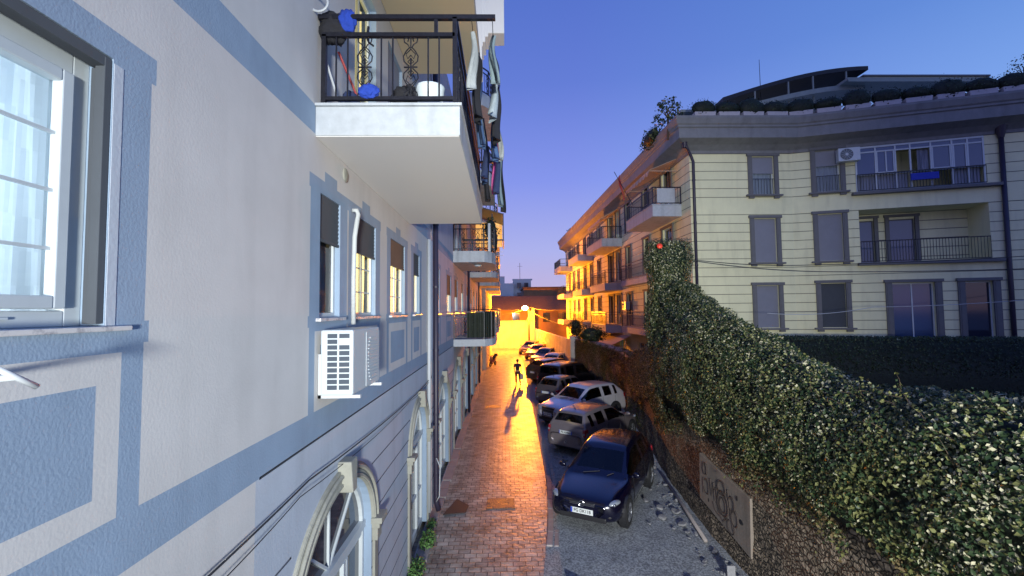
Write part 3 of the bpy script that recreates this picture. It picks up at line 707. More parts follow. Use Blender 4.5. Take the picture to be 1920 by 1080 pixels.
# third building beyond, projecting a little
TF = Fac(-1.55, 38.05, 0, 1, 1, 0)
B3 = empty('apartment_building', (-1.5, 48, 0), 'farthest narrow building on the left of the lane, glowing orange beside the street lamp', 'building')
mb = MB(); hs = [dict(u0=a, u1=a+.9, z0=z, z1=z+1.3) for a in (1.5, 4, 6.5, 9, 12) for z in (5, 8, 11)]+[dict(u0=a, u1=a+1.5, z0=.1, z1=2.6) for a in (1.2, 4.6, 8.2)]
facade(mb, TF, 0, 17, 0, 12.2, hs, lambda u, z: 0)
mb.quad((-1.55, 38.05, 0), (-9, 38.05, 0), (-9, 38.05, 12.2), (-1.55, 38.05, 12.2)); mb.quad((-1.55, 55.05, 0), (-9, 55.05, 0), (-9, 55.05, 12.2), (-1.55, 55.05, 12.2)); mb.quad((-1.55, 38.05, 12.2), (-9, 38.05, 12.2), (-9, 55.05, 12.2), (-1.55, 55.05, 12.2))
mb.build('wall', 'old_plaster', B3)
for h in hs: window(B3, TF, h['u0'], h['u1'], h['z0'], h['z1'], .1, mull=1, name='window' if h['z0'] > 1 else 'shop_door')
for z in (3.75, 6.8, 9.8):
    for a, b in ((1, 5.5), (8, 12.5)): balcony(B3, TF, a, b, z, .25, 1.15, orn=False, step=.2)
mb = MB(); TF.box(mb, -.2, 17.2, 12.2, 12.5, -.7, 3); mb.build('eave', 'roof_tile', B3)
for a, b in ((1, 5.5),):
    mb = MB(); TF.box(mb, a+.3, b-.6, 4.1, 5.0, -1.22, -1.18); mb.build('privacy_screen', 'roof_tile', B3)
# drying rack poles
mb = MB()
for z in (8.1, 8.5, 8.9, 7.7): mb.bar((-.35, 20.3, z), (.0, 20.3, z), .015); mb.bar((-.35, 21.6, z), (.0, 21.6, z), .015)
for x in (-.3, -.2, -.1, 0): mb.bar((x, 20.3, 8.1), (x, 21.6, 8.1), .01); mb.bar((x, 20.3, 8.9), (x, 21.6, 8.9), .01)
tag(mb.build('drying_rack', 'white_pipe'), 'thin white wire drying rack jutting out over the lane below the glazed balcony', 'drying rack')

# ------------------------------------------------------------------ cream apartment building on the right
SF = Fac(8.8, 20.5, -.024, 1, -1, -.024)
S1 = Fac(8.8, 20.5, 1, 0, 0, -1)
S2 = Fac(13.6, 20.5, .956, -.2935, -.2935, -.956)
CB = empty('apartment_building', (16, 32, 0), 'four storey cream building with grey trim, grooved walls and a planted roof terrace', 'building')
ZG = [4.0+.415*k for k in range(21)]
ZTOP = 12.6; L2 = 12.0
s1w = [(2.95, 4.0, 10.35, 12.15, .42), (2.95, 4.0, 7.15, 9.2, 1), (2.95, 4.0, 4.1, 6.05, 1)]
s2w = [(1.02, 2.0, 10.35, 12.3, .36), (1.02, 2.0, 7.15, 9.3, 1), (1.02, 2.0, 4.1, 6.1, 1)]
h1 = [dict(u0=a, u1=b, z0=c, z1=d, d=.2) for a, b, c, d, s in s1w]
h2 = [dict(u0=a, u1=b, z0=c, z1=d, d=.2) for a, b, c, d, s in s2w]
h2 += [dict(u0=2.6, u1=7.3, z0=10.2, z1=12.3, d=1.3, jm=0), dict(u0=2.65, u1=7.35, z0=7.0, z1=9.4, d=1.3, jm=0), dict(u0=3.75, u1=5.3, z0=3.6, z1=6.05, d=.2), dict(u0=6.35, u1=7.3, z0=3.6, z1=6.05, d=.3)]
# openings on the alley side: (u, width, z0, z1)
side = []
for zf in (3.95, 7.15, 10.3):
    for u in (2.2, 5.6, 9.2, 11.6, 13.6, 17.6, 20.6, 23.6, 27.0, 29.6, 32.4):
        side.append((u, 1.0 if u not in (13.6, 2.2) else 1.3, zf, zf+2.15))
hs = [dict(u0=u, u1=u+w, z0=a, z1=b, d=.18) for u, w, a, b in side]+[dict(u0=u, u1=u+1.6, z0=.2, z1=2.9, d=.2) for u in (2, 6.5, 10.6, 16, 22, 28)]
mb = MB()
gf = lambda u, z: True
facade(mb, S1, 0, 4.8, 0, ZTOP, h1, lambda u, z: 0, grooves=[g for g in ZG if not 9.6 < g < 10.0 and not 6.5 < g < 6.8], gmat=1, gw=.030, gdep=.02)
facade(mb, S2, 0, L2, 0, ZTOP, h2, lambda u, z: 0, grooves=[g for g in ZG if not 9.6 < g < 10.0 and not 6.5 < g < 6.8], gmat=1, gw=.030, gdep=.02)
facade(mb, SF, 0, 36, 0, ZTOP, hs, lambda u, z: 0, grooves=[g for g in ZG], gmat=1, gw=.03, gdep=.02)
e1 = S2.P(L2, 0); e2 = SF.P(36, 0)
mb.quad((e1[0], e1[1], 0), (e1[0]+8, e1[1]+26, 0), (e1[0]+8, e1[1]+26, ZTOP), (e1[0], e1[1], ZTOP)); mb.quad((e2[0], e2[1], 0), (e1[0]+8, e1[1]+40, 0), (e1[0]+8, e1[1]+40, ZTOP), (e2[0], e2[1], ZTOP))
mb.build('wall', ['cream_plaster', 'cream_groove'], CB)
# back walls of the two recesses
mb = MB(); B2F = S2.sub(1.3)
facade(mb, B2F, 2.6, 7.35, 7.0, 9.4, [dict(u0=2.75, u1=3.75, z0=7.05, z1=9.1, d=.1), dict(u0=4.35, u1=5.35, z0=7.05, z1=9.1, d=.1)], lambda u, z: 0, grooves=[g for g in ZG if g > 7], gmat=1, gw=.035, gdep=.02)
facade(mb, B2F, 2.6, 7.3, 10.2, 12.3, [], lambda u, z: 0)
mb.build('wall', ['cream_plaster', 'cream_groove'], CB)
for a in (2.75, 4.35):
    w = window(CB, B2F, a, a+1.0, 7.05, 9.1, .04, glass='blue_glass', fmat='grey_trim', mull=0, name='balcony_door')
    mb = MB(); B2F.box(mb, a-.16, a, 7.02, 9.2, -.08, .02); B2F.box(mb, a+1.0, a+1.16, 7.02, 9.2, -.08, .02); B2F.box(mb, a-.2, a+1.2, 9.2, 9.32, -.1, .02); mb.build('trim', 'grey_trim', w, bevel=.01)
def trimmed(F, a, b, c, d, sh, shm='shutter_pale', cur=None, sillm=True, glass='dark_glass', wd=.2):
    w = window(CB, F, a, b, c, d, .12, shutter=sh, shmat=shm, curtain=cur, glass=glass, mull=0 if b-a < 1.2 else 1, fmat='white_pvc')
    mb = MB(); F.box(mb, a-wd, a, c-.02, d+.02, -.07, .01); F.box(mb, b, b+wd, c-.02, d+.02, -.07, .01); F.box(mb, a-wd-.05, b+wd+.05, d+.02, d+.15, -.11, .01)
    F.box(mb, a-wd+.05, a-.05, c, d-.02, -.085, -.07); F.box(mb, b+.05, b+wd-.05, c, d-.02, -.085, -.07)
    mb.build('trim', 'grey_trim', w, bevel=.008)
    if sillm:
        mb = MB(); F.box(mb, a-wd-.12, b+wd+.12, c-.10, c-.02, -.17, .01); F.box(mb, a-wd, a-wd+.25, c-.2, c-.10, -.11, .01); F.box(mb, b+wd-.25, b+wd, c-.2, c-.10, -.11, .01); mb.build('sill', 'grey_trim', w, bevel=.008)
    return w
for a, b, c, d, s in s1w:
    w = trimmed(S1, a, b, c, d, s, cur='grey_curtain' if s < 1 else None)
for a, b, c, d, s in s2w:
    w = trimmed(S2, a, b, c, d, s, shm='shutter_pale' if c > 5 else 'shutter_grey', cur='grey_curtain' if s < 1 else None)
for F, a, b in ((S1, 2.95, 4.0), (S2, 1.02, 2.0)):
    mb = MB()
    for k in range(8): u = a+.05+(b-a-.1)*k/7; mb.bar(F.P(u, 10.38, .03), F.P(u, 11.1, .03), .014)
    mb.bar(F.P(a, 11.1, .03), F.P(b, 11.1, .03), .025); mb.build('window_guard', 'dark_metal', CB)
trimmed(S2, 3.75, 5.3, 3.6, 6.05, 0, glass='blue_glass', sillm=False, wd=.25)
trimmed(S2, 6.35, 7.3, 3.6, 6.05, 0, glass='dark_glass', sillm=False, wd=.25)
# glazed-in top balcony
mb = MB(); F = S2
for a, b, c, d in ((2.6, 7.3, 12.2, 12.28), (2.6, 7.3, 11.98, 12.04), (2.6, 7.3, 10.95, 11.01), (2.6, 7.3, 10.2, 10.26)): F.box(mb, a, b, c, d, -.05, .02)
for u in (2.6, 3.35, 4.1, 4.65, 5.4, 6.15, 6.7, 7.24): F.box(mb, u, u+.06, 10.26, 12.2, -.045, .015)
for u in (3.41, 3.75, 4.04, 5.46, 6.09, 6.21, 6.64): F.box(mb, u, u+.045, 11.01, 11.98, -.055, .005)
F.box(mb, 3.41, 4.1, 11.01, 11.06, -.055, .005); F.box(mb, 5.46, 6.15, 11.01, 11.06, -.055, .005)
gb = mb.build('glazed_balcony', 'white_pvc', CB)
mb = MB()
for a, b in ((2.66, 3.35), (3.45, 4.05), (5.5, 6.12), (6.2, 7.24)): mb.quad(F.P(a, 11.01, -.02), F.P(b, 11.01, -.02), F.P(b, 11.98, -.02), F.P(a, 11.98, -.02))
mb.quad(F.P(2.66, 12.04, -.02), F.P(7.24, 12.04, -.02), F.P(7.24, 12.2, -.02), F.P(2.66, 12.2, -.02))
mb.build('pane', 'blue_glass', gb)
for a, b, m in ((2.7, 3.3, 'grey_curtain'), (5.0, 5.42, 'grey_curtain'), (2.7, 4.6, 'grey_curtain'), (6.2, 7.2, 'grey_curtain')):
    curtain_mb(F, a, b, 10.3 if a != 5.0 else 11, 10.94 if a in (2.7, 6.2) and b > 4 else 11.97, .12 if b > 4 else .10, folds=7).build('curtain', m, gb, smooth=True)
def guard(F, a, b, z, h, d, parent, step=.11, m='dark_metal'):
    mb = MB(); mb.bar(F.P(a, z+h, d), F.P(b, z+h, d), .04); mb.bar(F.P(a, z+.05, d), F.P(b, z+.05, d), .03); n = int((b-a)/step)
    for k in range(n+1):
        u = a+(b-a)*k/n; mb.bar(F.P(u, z+.05, d), F.P(u, z+h, d), .014)
    return mb.build('railing', m, parent)
guard(S2, 2.62, 7.28, 10.2, .78, -.12, gb)
guard(S2, 2.67, 7.33, 7.0, .95, -.03, CB)
for q in ((2.4, 7.75, 10.06, 10.19, -.25), (2.5, 7.7, 6.86, 6.99, -.2)):
    mb = MB(); F.box(mb, *q, .01); mb.build('ledge', 'grey_trim', CB, bevel=.015)
mb = MB(); F.box(mb, 4.6, 5.6, 10.55, 10.85, -.2, -.14); mb.build('towel', 'flag_blue' if 'flag_blue' in MATS else mat('flag_blue', (.03, .05, .4), .9), gb)
# cornice round the building: swept profile
prof = [(0, 12.30), (.05, 12.30), (.06, 12.42), (.10, 12.46), (.34, 12.62), (.78, 12.78), (.80, 13.22), (.86, 13.26), (.86, 13.34), (.92, 13.40), (1.0, 13.62), (1.0, 13.72), (.35, 13.74), (.35, 14.0), (.2, 14.0), (.2, 13.7)]
def offset_pt(F1, F2, p, off):
    if F1 is F2: return (p[0]+F1.n[0]*off, p[1]+F1.n[1]*off)
    n1, n2 = Vector(F1.n).normalized(), Vector(F2.n).normalized(); b = (n1+n2).normalized(); k = off/max(.3, b.dot(n1)); return (p[0]+b.x*k, p[1]+b.y*k)
cor = [(SF, SF, SF.P(36, 0)), (SF, S1, (8.8, 20.5)), (S1, S2, (13.6, 20.5)), (S2, S2, S2.P(L2, 0))]
mb = MB(); rows = [[offset_pt(a, b, p, off)+(z,) for off, z in prof] for a, b, p in cor]
for i in range(3):
    for k in range(len(prof)-1): mb.quad(rows[i][k], rows[i+1][k], rows[i+1][k+1], rows[i][k+1])
mb.build('cornice', 'cornice_paint', CB)
mb = MB(); pts = [r[-1] for r in rows]+[(e1[0]+8, e1[1]+36, 13.7)]; mb.add([(p[0], p[1], 13.68) for p in pts], [tuple(range(5))]); mb.build('roof', 'far_wall', CB)
# alley side doors, trims, balconies
for i, (u, w, a, b) in enumerate(side):
    k = i % 11; fl = i//11
    ww = window(CB, SF, u, u+w, a, b, .1, glass='dark_glass', fmat='shutter_brown' if k % 3 else 'white_pvc', mull=1 if w > 1.1 else 0, shutter=(0, .35, .25, .6, 0, .4, 0, .3, 0, .5, 0)[(k+fl*4) % 11], shmat='shutter_pale', slats=False, name='balcony_door',
                curtain='shop_lit' if (fl == 2 and k == 3) else None)
    mb = MB(); SF.box(mb, u-.15, u, a, b+.02, -.06, .01); SF.box(mb, u+w, u+w+.15, a, b+.02, -.06, .01); SF.box(mb, u-.2, u+w+.2, b+.02, b+.13, -.09, .01); mb.build('trim', 'grey_trim', ww)
for u in (2, 6.5, 10.6, 16, 22, 28):
    window(CB, SF, u, u+1.6, .2, 2.9, .12, glass='dark_glass', curtain='shop_lit' if u == 10.6 else None, mull=1, name='shop_window')
for (a, b) in ((1.0, 5.3), (11.2, 16.4), (20.3, 25.4), (31.2, 36.2)):
    zb = 9.55
    mb = MB(); SF.box(mb, a, b, zb, zb+.55, -1.45, -.002); SF.box(mb, a-.02, b+.02, zb+.55, zb+.6, -1.48, -.002)
    x = mb.build('balcony', 'balcony_white', CB, bevel=.01)
    for (p, q) in (((a+.03, -.02), (a+.03, -1.42)), ((a+.03, -1.42), (b-.03, -1.42)), ((b-.03, -1.42), (b-.03, -.02))):
        A, C = Vector(SF.P(p[0], zb+.6, p[1])), Vector(SF.P(q[0], zb+.6, q[1])); n = int((C-A).length/.13); mb = MB(); Z = Vector((0, 0, 1))
        mb.bar(A+Z*.85, C+Z*.85, .045); mb.bar(A+Z*.08, C+Z*.08, .03); mb.bar(A, A+Z*.85, .04)
        for k in range(n): P = A+(C-A)*(k/n); mb.bar(P+Z*.08, P+Z*.85, .016)
        mb.build('railing', 'dark_metal', x)
for (a, b) in ((11.4, 16.2), (20.5, 25.2), (31.4, 36.2)):
    for zb in (3.35, 6.4): balcony(CB, SF, a, b, zb, .5, 1.25 if a < 12 else 1.1, orn=(zb < 4 and a < 12), step=.13, rh=.95)
for zb in (3.5, 6.55): balcony(CB, SF, 1.5, 9.6, zb, .35, .62, orn=False, step=.12, rh=1.0, railm='grey_trim')
# awnings and screens on the alley side
def awning(u0, u1, zt, zb, out, label, grp=None):
    mb = MB(); n = 8
    for k in range(n):
        a, b = u0+(u1-u0)*k/n, u0+(u1-u0)*(k+1)/n
        mb.hexa([SF.P(a, zt, -.05), SF.P(b, zt, -.05), SF.P(b, zb, -out), SF.P(a, zb, -out), SF.P(a, zt+.02, -.05), SF.P(b, zt+.02, -.05), SF.P(b, zb+.02, -out), SF.P(a, zb+.02, -out)])
        mb.quad(SF.P(a, zb, -out), SF.P(b, zb, -out), SF.P(b, zb-.2, -out-.01), SF.P((a+b)/2, zb-.24, -out-.01)); 
    for u in (u0+.1, u1-.1): mb.bar(SF.P(u, zt-.6, -.05), SF.P(u, zb, -out), .03)
    return tag(mb.build('awning', 'awning'), label, 'awning')
awning(1.2, 5.2, 12.5, 11.9, 1.5, 'rolled out fabric awning over the nearest top floor balcony, beside the cornice corner')
awning(9.6, 13.6, 3.2, 2.35, 1.9, 'pinkish canvas awning over the lit white doorway behind the stone wall')
awning(14.2, 17.6, 3.2, 2.2, 1.7, 'steep pale canvas awning just beyond the lit doorway, near the dark shrub')
awning(11.8, 16.0, 12.45, 11.7, 1.4, 'faded fabric awning over the second balcony of the top floor')
mb = MB(); mb.quad(SF.P(1.04, 10.2, -.3), SF.P(1.04, 10.2, -1.2), SF.P(1.04, 10.95, -1.2), SF.P(1.04, 10.95, -.3)); mb.quad(SF.P(1.02, 10.2, -.3), SF.P(1.02, 10.2, -1.2), SF.P(1.02, 10.95, -1.2), SF.P(1.02, 10.95, -.3))
tag(mb.build('cloth', 'balcony_white'), 'white sheet hung over the end railing of the nearest top floor balcony', 'sheet')
# flag on a tilted pole
fl = empty('flag', SF.P(4.6, 11.0, -1.45), 'dark red flag hanging from a tilted pole on the top floor balcony', 'flag')
mb = MB(); mb.tube([SF.P(4.2, 10.9, -1.4), SF.P(4.6, 12.9, -2.3)], .02, 6); mb.build('pole', 'dark_metal', fl)
mb = MB()
for k in range(7):
    a, b = 11.3+.2*k, 11.5+.2*k
    mb.quad(SF.P(4.5, a, -1.75-.04*k), SF.P(4.9, a, -1.72-.04*k+.05*math.sin(k)), SF.P(4.9, b, -1.76-.04*k+.05*math.sin(k+1)), SF.P(4.5, b, -1.79-.04*k))
mb.build('cloth', 'flag_red', fl)
# downpipes of the cream building
mb = MB(); mb.tube([(8.45, 20.1, 12.72), (8.62, 20.25, 12.45), (8.86, 20.41, 12.15), (8.95, 20.42, 11.9), (8.95, 20.42, 0)], .065, 10); mb.lathe([(.07, 12.45), (.15, 12.75)], (8.42, 20.08, 0), 10)
for z in (3, 5, 7, 9, 11): mb.lathe([(.08, z), (.08, z+.06)], (8.95, 20.42, 0), 10)
mb.build('downpipe', 'dark_pipe', CB, smooth=True)
px = S2.P(7.85, 0, -.1)
mb = MB(); mb.tube([(px[0], px[1], 12.6), (px[0], px[1], 0)], .085, 10); mb.lathe([(.1, 12.1), (.22, 12.55), (.26, 12.75), (.26, 12.85)], (px[0], px[1], 0), 10); mb.build('downpipe', 'dark_pipe', CB, smooth=True)
# rooftop: canopies
def slab_arc(x0, x1, y0, y1, zf, th, m, name, parent, n=14, posts=()):
    mb = MB()
    for k in range(n):
        a, b = x0+(x1-x0)*k/n, x0+(x1-x0)*(k+1)/n; za, zb = zf(k/n), zf((k+1)/n)
        mb.hexa([(a, y0, za-th), (b, y0, zb-th), (b, y1, zb-th), (a, y1, za-th), (a, y0, za), (b, y0, zb), (b, y1, zb), (a, y1, za)])
    return mb.build(name, m, parent)
RC = empty('canopy', (16, 25, 13.7), 'large curved dark canopy roof standing over the roof terrace', 'canopy')
slab_arc(12.3, 20.6, 24, 28, lambda t: 16.75+1.8*math.sin(t*1.5), .22, 'canopy_dark', 'roof', RC)
slab_arc(13.9, 20.0, 23.6, 27.5, lambda t: 16.3+1.0*math.sin(t*1.5), .26, 'canopy_white', 'beam', RC)
for t in (.22, .45, .62, .85): x = 12.3+8.3*t; mb = MB(); mb.bar((x, 24.05, 13.7), (x, 24.05, 16.65+1.8*math.sin(t*1.5)), .07); mb.build('post', 'canopy_white', RC)
YC = empty('canopy', (23, 24, 13.7), 'long flat yellowish canopy at the right end of the roof terrace', 'canopy')
slab_arc(20.3, 27.6, 24, 27, lambda t: 18.05, .10, 'grey_trim', 'roof', YC, n=1)
slab_arc(20.4, 27.5, 24.05, 24.1, lambda t: 17.94, .34, 'canopy_yellow', 'valance', YC, n=5)
slab_arc(18.6, 26.0, 23.0, 25.5, lambda t: 17.35, .14, 'canopy_white', 'awning', YC, n=1)
slab_arc(18.6, 26.0, 22.95, 23.0, lambda t: 17.2, .10, 'canopy_white', 'valance', YC, n=1)
for x in (20.5, 22.7, 25, 27.4): mb = MB(); mb.bar((x, 24.1, 13.7), (x, 24.1, 17.9), .07); mb.build('post', 'canopy_white', YC)
LC = empty('canopy', (10.5, 22.5, 13.7), 'low thin pergola roof at the left corner of the roof terrace', 'canopy')
slab_arc(9.0, 14.2, 21.8, 25, lambda t: 15.05, .12, 'canopy_white', 'roof', LC, n=1)
for x in (9.1, 10.8, 12.5, 14.1): mb = MB(); mb.bar((x, 21.9, 13.7), (x, 21.9, 14.95), .06); mb.build('post', 'dark_metal', LC)
mb = MB(); mb.tube([(14.75, 24.5, 13.7), (14.72, 24.5, 19.2)], [.03, .012], 6); tag(mb.build('antenna', 'dark_metal'), 'thin vertical antenna rod rising above the curved roof canopy', 'antenna')

# leaves -------------------------------------------------------------
def leaf_mesh(name, P, N, size, mats, midx, parent=None, aspect=.62, fold=.25, flowers=None, smooth=False):
    """P (n,3) positions, N (n,3) facing directions, size (n,), midx (n,) material index. Each leaf a folded rhombus of two triangles"""
    n = len(P); N = N/np.linalg.norm(N, axis=1, keepdims=True)
    rnd = rng.normal(size=(n, 3)); A = np.cross(N, rnd); A /= np.linalg.norm(A, axis=1, keepdims=True)+1e-9; B = np.cross(N, A)
    s = size[:, None]
    v0 = P-A*s*.5; v2 = P+A*s*.5; v1 = P+B*s*.5*aspect+N*s*fold*.5; v3 = P-B*s*.5*aspect+N*s*fold*.5
    V = np.stack([v0, v1, v2, v3], 1).reshape(-1, 3)
    base = np.array(wl(parent)) if parent is not None else V.mean(0)*0+np.array([V[:, 0].mean(), V[:, 1].mean(), V[:, 2].min()])
    V = V-base
    me = bpy.data.meshes.new(name); me.vertices.add(4*n); me.vertices.foreach_set('co', V.astype(np.float32).ravel())
    idx = np.arange(n)*4; L = np.stack([idx, idx+1, idx+2, idx, idx+2, idx+3], 1).ravel()
    me.loops.add(6*n); me.loops.foreach_set('vertex_index', L.astype(np.int32)); me.polygons.add(2*n)
    me.polygons.foreach_set('loop_start', (np.arange(2*n)*3).astype(np.int32)); me.polygons.foreach_set('loop_total', np.full(2*n, 3, dtype=np.int32))
    for m in mats: me.materials.append(MATS[m])
    me.polygons.foreach_set('material_index', np.repeat(midx, 2).astype(np.int32)); me.update(calc_edges=True); me.validate()
    o = bpy.data.objects.new(name, me); COL.objects.link(o)
    if parent is not None: o.parent = parent
    else: o.location = base
    return o
# hidden retaining wall line
WX = [(-8, 4.5), (10, 4.6), (13, 4.85), (18, 5.5), (22, 5.95), (27, 5.9), (34, 5.25), (53, 4.15), (60.2, 3.9)]
def wx(y): return float(np.interp(y, [a for a, b in WX], [b for a, b in WX]))
mb = MB(); ys = list(np.linspace(-8, 33.4, 84))
def wallrows(ys, topf, name, m, label, thick=.45, j0=0):
    mb = MB(); nz = 14
    for i, y in enumerate(ys):
        zt = topf(y)
        for k in range(nz+1):
            z = zt*k/nz-.05; mb.v.append((wx(y)-.10*(1-k/nz)+.05*mnoise.noise(Vector((y*2.1, z*2.1, j0))), y, z))
        mb.v.append((wx(y)+thick, y, zt-.05)); mb.v.append((wx(y)+thick, y, 0))
    w = nz+3
    for i in range(len(ys)-1):
        for k in range(w-1): a = i*w+k; mb.f.append((a, a+1, a+w+1, a+w)); mb.m.append(0)
    for i in (0, len(ys)-1): mb.f.append(tuple(i*w+k for k in range(w))); mb.m.append(0)
    return tag(mb.build(name, m, smooth=False), label, 'wall')
wallrows(ys, lambda y: 2.85 if y > 14 else 3.3, 'stone_wall', 'rubble_stone', 'rough rubble stone retaining wall behind the parked cars, ivy hanging over it')
wallrows(list(np.linspace(33.95, 59.5, 20)), lambda y: 2.7, 'plastered_wall', 'far_wall', 'smooth plastered boundary wall lit orange, running on to the street lamp', .3, 9)
mb = MB(); mb.box(4.95, 5.5, 33.4, 33.95, 0, 2.95); mb.box(4.90, 5.55, 33.35, 34.0, 2.95, 3.05)
tag(mb.build('wall_pillar', 'far_wall', bevel=.015), 'square pale pillar between the stone wall and the smooth wall', 'pillar')
mb = MB()
for y in np.arange(20, 33, 1.0): mb.box(wx(y)-.06, wx(y)+.5, y, y+.985, 2.80+.012*math.sin(y*9), 2.90+.012*math.sin(y*9))
tag(mb.build('coping', 'kerb_stone', bevel=.01), 'pale flat coping stones along the top of the stone wall', 'coping')
# garden behind the wall
mb = MB(); n = 30
for j, y in enumerate(np.linspace(-8, 70, n)):
    mb.v += [(wx(min(y, 60))+.3, y, 1.0), (40, y, 1.0)]
for j in range(n-1): mb.f.append((2*j, 2*j+1, 2*j+3, 2*j+2)); mb.m.append(0)
struct('garden_ground', mb, 'garden_soil')

# ivy: the mass over the wall, with its own depth -----------------------
CR = [(-9, 4.25), (-5, 4.1), (2, 4.0), (4.3, 4.02), (4.7, 4.0), (5.4, 3.92), (6.1, 3.9), (6.9, 4.03), (8.5, 4.52), (10.7, 5.05), (12.2, 5.65), (13.4, 5.7), (14.2, 4.9), (16, 3.7), (19, 3.15), (26, 2.95), (33, 2.8)]
def crest(y): return np.interp(y, [a for a, b in CR], [b for a, b in CR])
LO = [(-8, 2.2), (4.8, 2.12), (6, 2.05), (6.6, 2.15), (8, 2.1), (9.7, 2.1), (11.8, 2.0), (14, 1.6), (18, 1.2), (24, .8), (33, .6)]
def ivylow(y): return np.interp(y, [a for a, b in LO], [b for a, b in LO])
def ivyfront(y, z):   # distance in front of the wall face
    c = crest(y); t = np.clip((z-ivylow(y))/np.maximum(.2, c-ivylow(y)), 0, 1)
    near = np.clip((20-y)/8, .12, 1)
    return near*(.10+.42*np.sin(np.pi*np.clip(t, 0, 1)**.8*.92)-.25*(t > .8)*(t-.8)*5)+.02
VX = np.vectorize(wx)
IV = empty('ivy', (5, 10, 2), 'thick flowering ivy spilling over the stone wall along the parking strip', 'ivy')
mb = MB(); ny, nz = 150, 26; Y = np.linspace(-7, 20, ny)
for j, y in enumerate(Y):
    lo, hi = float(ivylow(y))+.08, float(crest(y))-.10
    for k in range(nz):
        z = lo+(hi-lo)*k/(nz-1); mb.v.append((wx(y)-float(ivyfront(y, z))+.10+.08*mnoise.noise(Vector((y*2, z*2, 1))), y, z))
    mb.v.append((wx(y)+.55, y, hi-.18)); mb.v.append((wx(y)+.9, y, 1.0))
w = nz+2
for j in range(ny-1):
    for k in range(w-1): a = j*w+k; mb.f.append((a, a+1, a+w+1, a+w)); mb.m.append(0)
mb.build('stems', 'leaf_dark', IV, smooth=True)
def patch(y, z, s=1.3):
    return np.array([mnoise.noise(Vector((a*s, b*s, 5.5))) for a, b in zip(y, z)])
n = 125000
yy = np.where(rng.random(n) < .70, 3.2+rng.random(n)**.9*11.5, rng.uniform(12, 20, n)); tt = rng.random(n)
lo, hi = ivylow(yy), crest(yy)
pn = patch(yy, tt*3, 1.0)
zz = lo-.10+(hi-lo+.12)*tt-np.abs(rng.normal(size=n))*.14*(tt < .06)
cl = patch(yy, zz, 2.4)
NT = 30000; ty = 2.5+rng.random(NT)**.8*12.5; tx = rng.random(NT)
keep = (rng.random(n) < .8+.8*cl) & ~((tt < .22) & (pn < -.10))
yy, zz, tt, pn, cl = yy[keep], zz[keep], tt[keep], pn[keep], cl[keep]; n = len(yy)
xx = VX(yy)-ivyfront(yy, zz)-.04*cl-rng.random(n)*.13+.04
top = tt > .93; xx = np.where(top, xx+rng.random(n)*.5, xx); zz = np.where(top, crest(yy)-.05+rng.random(n)*.12+.12*cl, zz)
P = np.stack([xx, yy, zz], 1); N = np.stack([-np.ones(n), -.25+rng.normal(size=n)*.45, .55+rng.normal(size=n)*.45], 1)
sz = .024+.05*rng.random(n)**1.5
fl = patch(yy, zz, .7)+patch(yy, zz, 3.0)*.6
r = rng.random(n); mi = np.where(r < .20+fl*.4, 2, np.where(r < .48, 1, 0)); mi = np.where((mi == 2) & (rng.random(n) < .25), 1, mi)
mi = np.where((zz < ivylow(yy)+.25) & (rng.random(n) < .4), 3, mi)
sz = np.where(mi == 2, sz*.72, sz)
tx = tx*1.0-.40; nr_ = np.clip((20-ty)/8, .12, 1)
TP = np.stack([VX(ty)+np.where(tx < 0, tx*nr_, tx)-.04, ty, crest(ty)-.02-np.where(tx < .05, .42*(.05-tx)/.43, tx*.16)+rng.random(NT)*.16+.14*patch(ty, tx, 2.0)], 1)
TN = np.stack([-.6+rng.normal(size=NT)*.5, -.35+rng.normal(size=NT)*.5, .8+rng.normal(size=NT)*.4], 1); tr_ = rng.random(NT)
P = np.concatenate([P, TP]); N = np.concatenate([N, TN]); sz = np.concatenate([sz, rng.uniform(.026, .07, NT)]); mi = np.concatenate([mi, np.where(tr_ < .14, 2, np.where(tr_ < .42, 1, 0))])
leaf_mesh('foliage', P, N, sz, ['leaf', 'leaf_pale', 'blossom', 'leaf_dry'], mi, IV)
mb = MB(); sp = []
for i in range(150):
    y = 3.5+rng.random()*10; z = float(crest(y))-rng.random()**2*1.2; x = wx(y)-float(ivyfront(y, z))*1.0; pts = [Vector((x, y, z))]; d = Vector((-.5+rng.normal()*.4, rng.normal()*.5, .9+rng.random()*.6)).normalized()
    for k in range(5): d = (d+Vector((rng.normal()*.2-.05, rng.normal()*.2, -.12))).normalized(); pts.append(pts[-1]+d*.055)
    mb.tube(pts, [.004, .0035, .003, .0025, .002, .001], 4); sp += [tuple(q) for q in pts[1:]]*2
tag(mb.build('shoots', 'bark', IV), kind='stuff'); sp = np.array(sp)+rng.normal(size=(len(sp), 3))*.02
leaf_mesh('shoot_leaves', sp, rng.normal(size=(len(sp), 3)), rng.uniform(.03, .06, len(sp)), ['leaf_pale', 'leaf'], rng.choice(2, len(sp)), IV)
# dry creeper on the far stretch of the wall
n = 26000; yy = rng.uniform(17, 33, n); zz = rng.random(n)**.8*(crest(yy)-.3)+.35; cl = patch(yy, zz, 1.6)
keep = rng.random(n) < .55+1.2*cl; yy, zz, cl = yy[keep], zz[keep], cl[keep]; n = len(yy)
P = np.stack([VX(yy)-.05-rng.random(n)*.10, yy, zz], 1); N = np.stack([-np.ones(n), .1+rng.normal(size=n)*.5, .3+rng.normal(size=n)*.5], 1)
o = leaf_mesh('creeper', P, N, rng.uniform(.05, .09, n), ['leaf', 'leaf_pale', 'leaf_dry'], rng.choice(3, n, p=[.35, .3, .35]))
tag(o, 'sparse reddish creeper clinging to the far stretch of the stone wall', 'creeper')
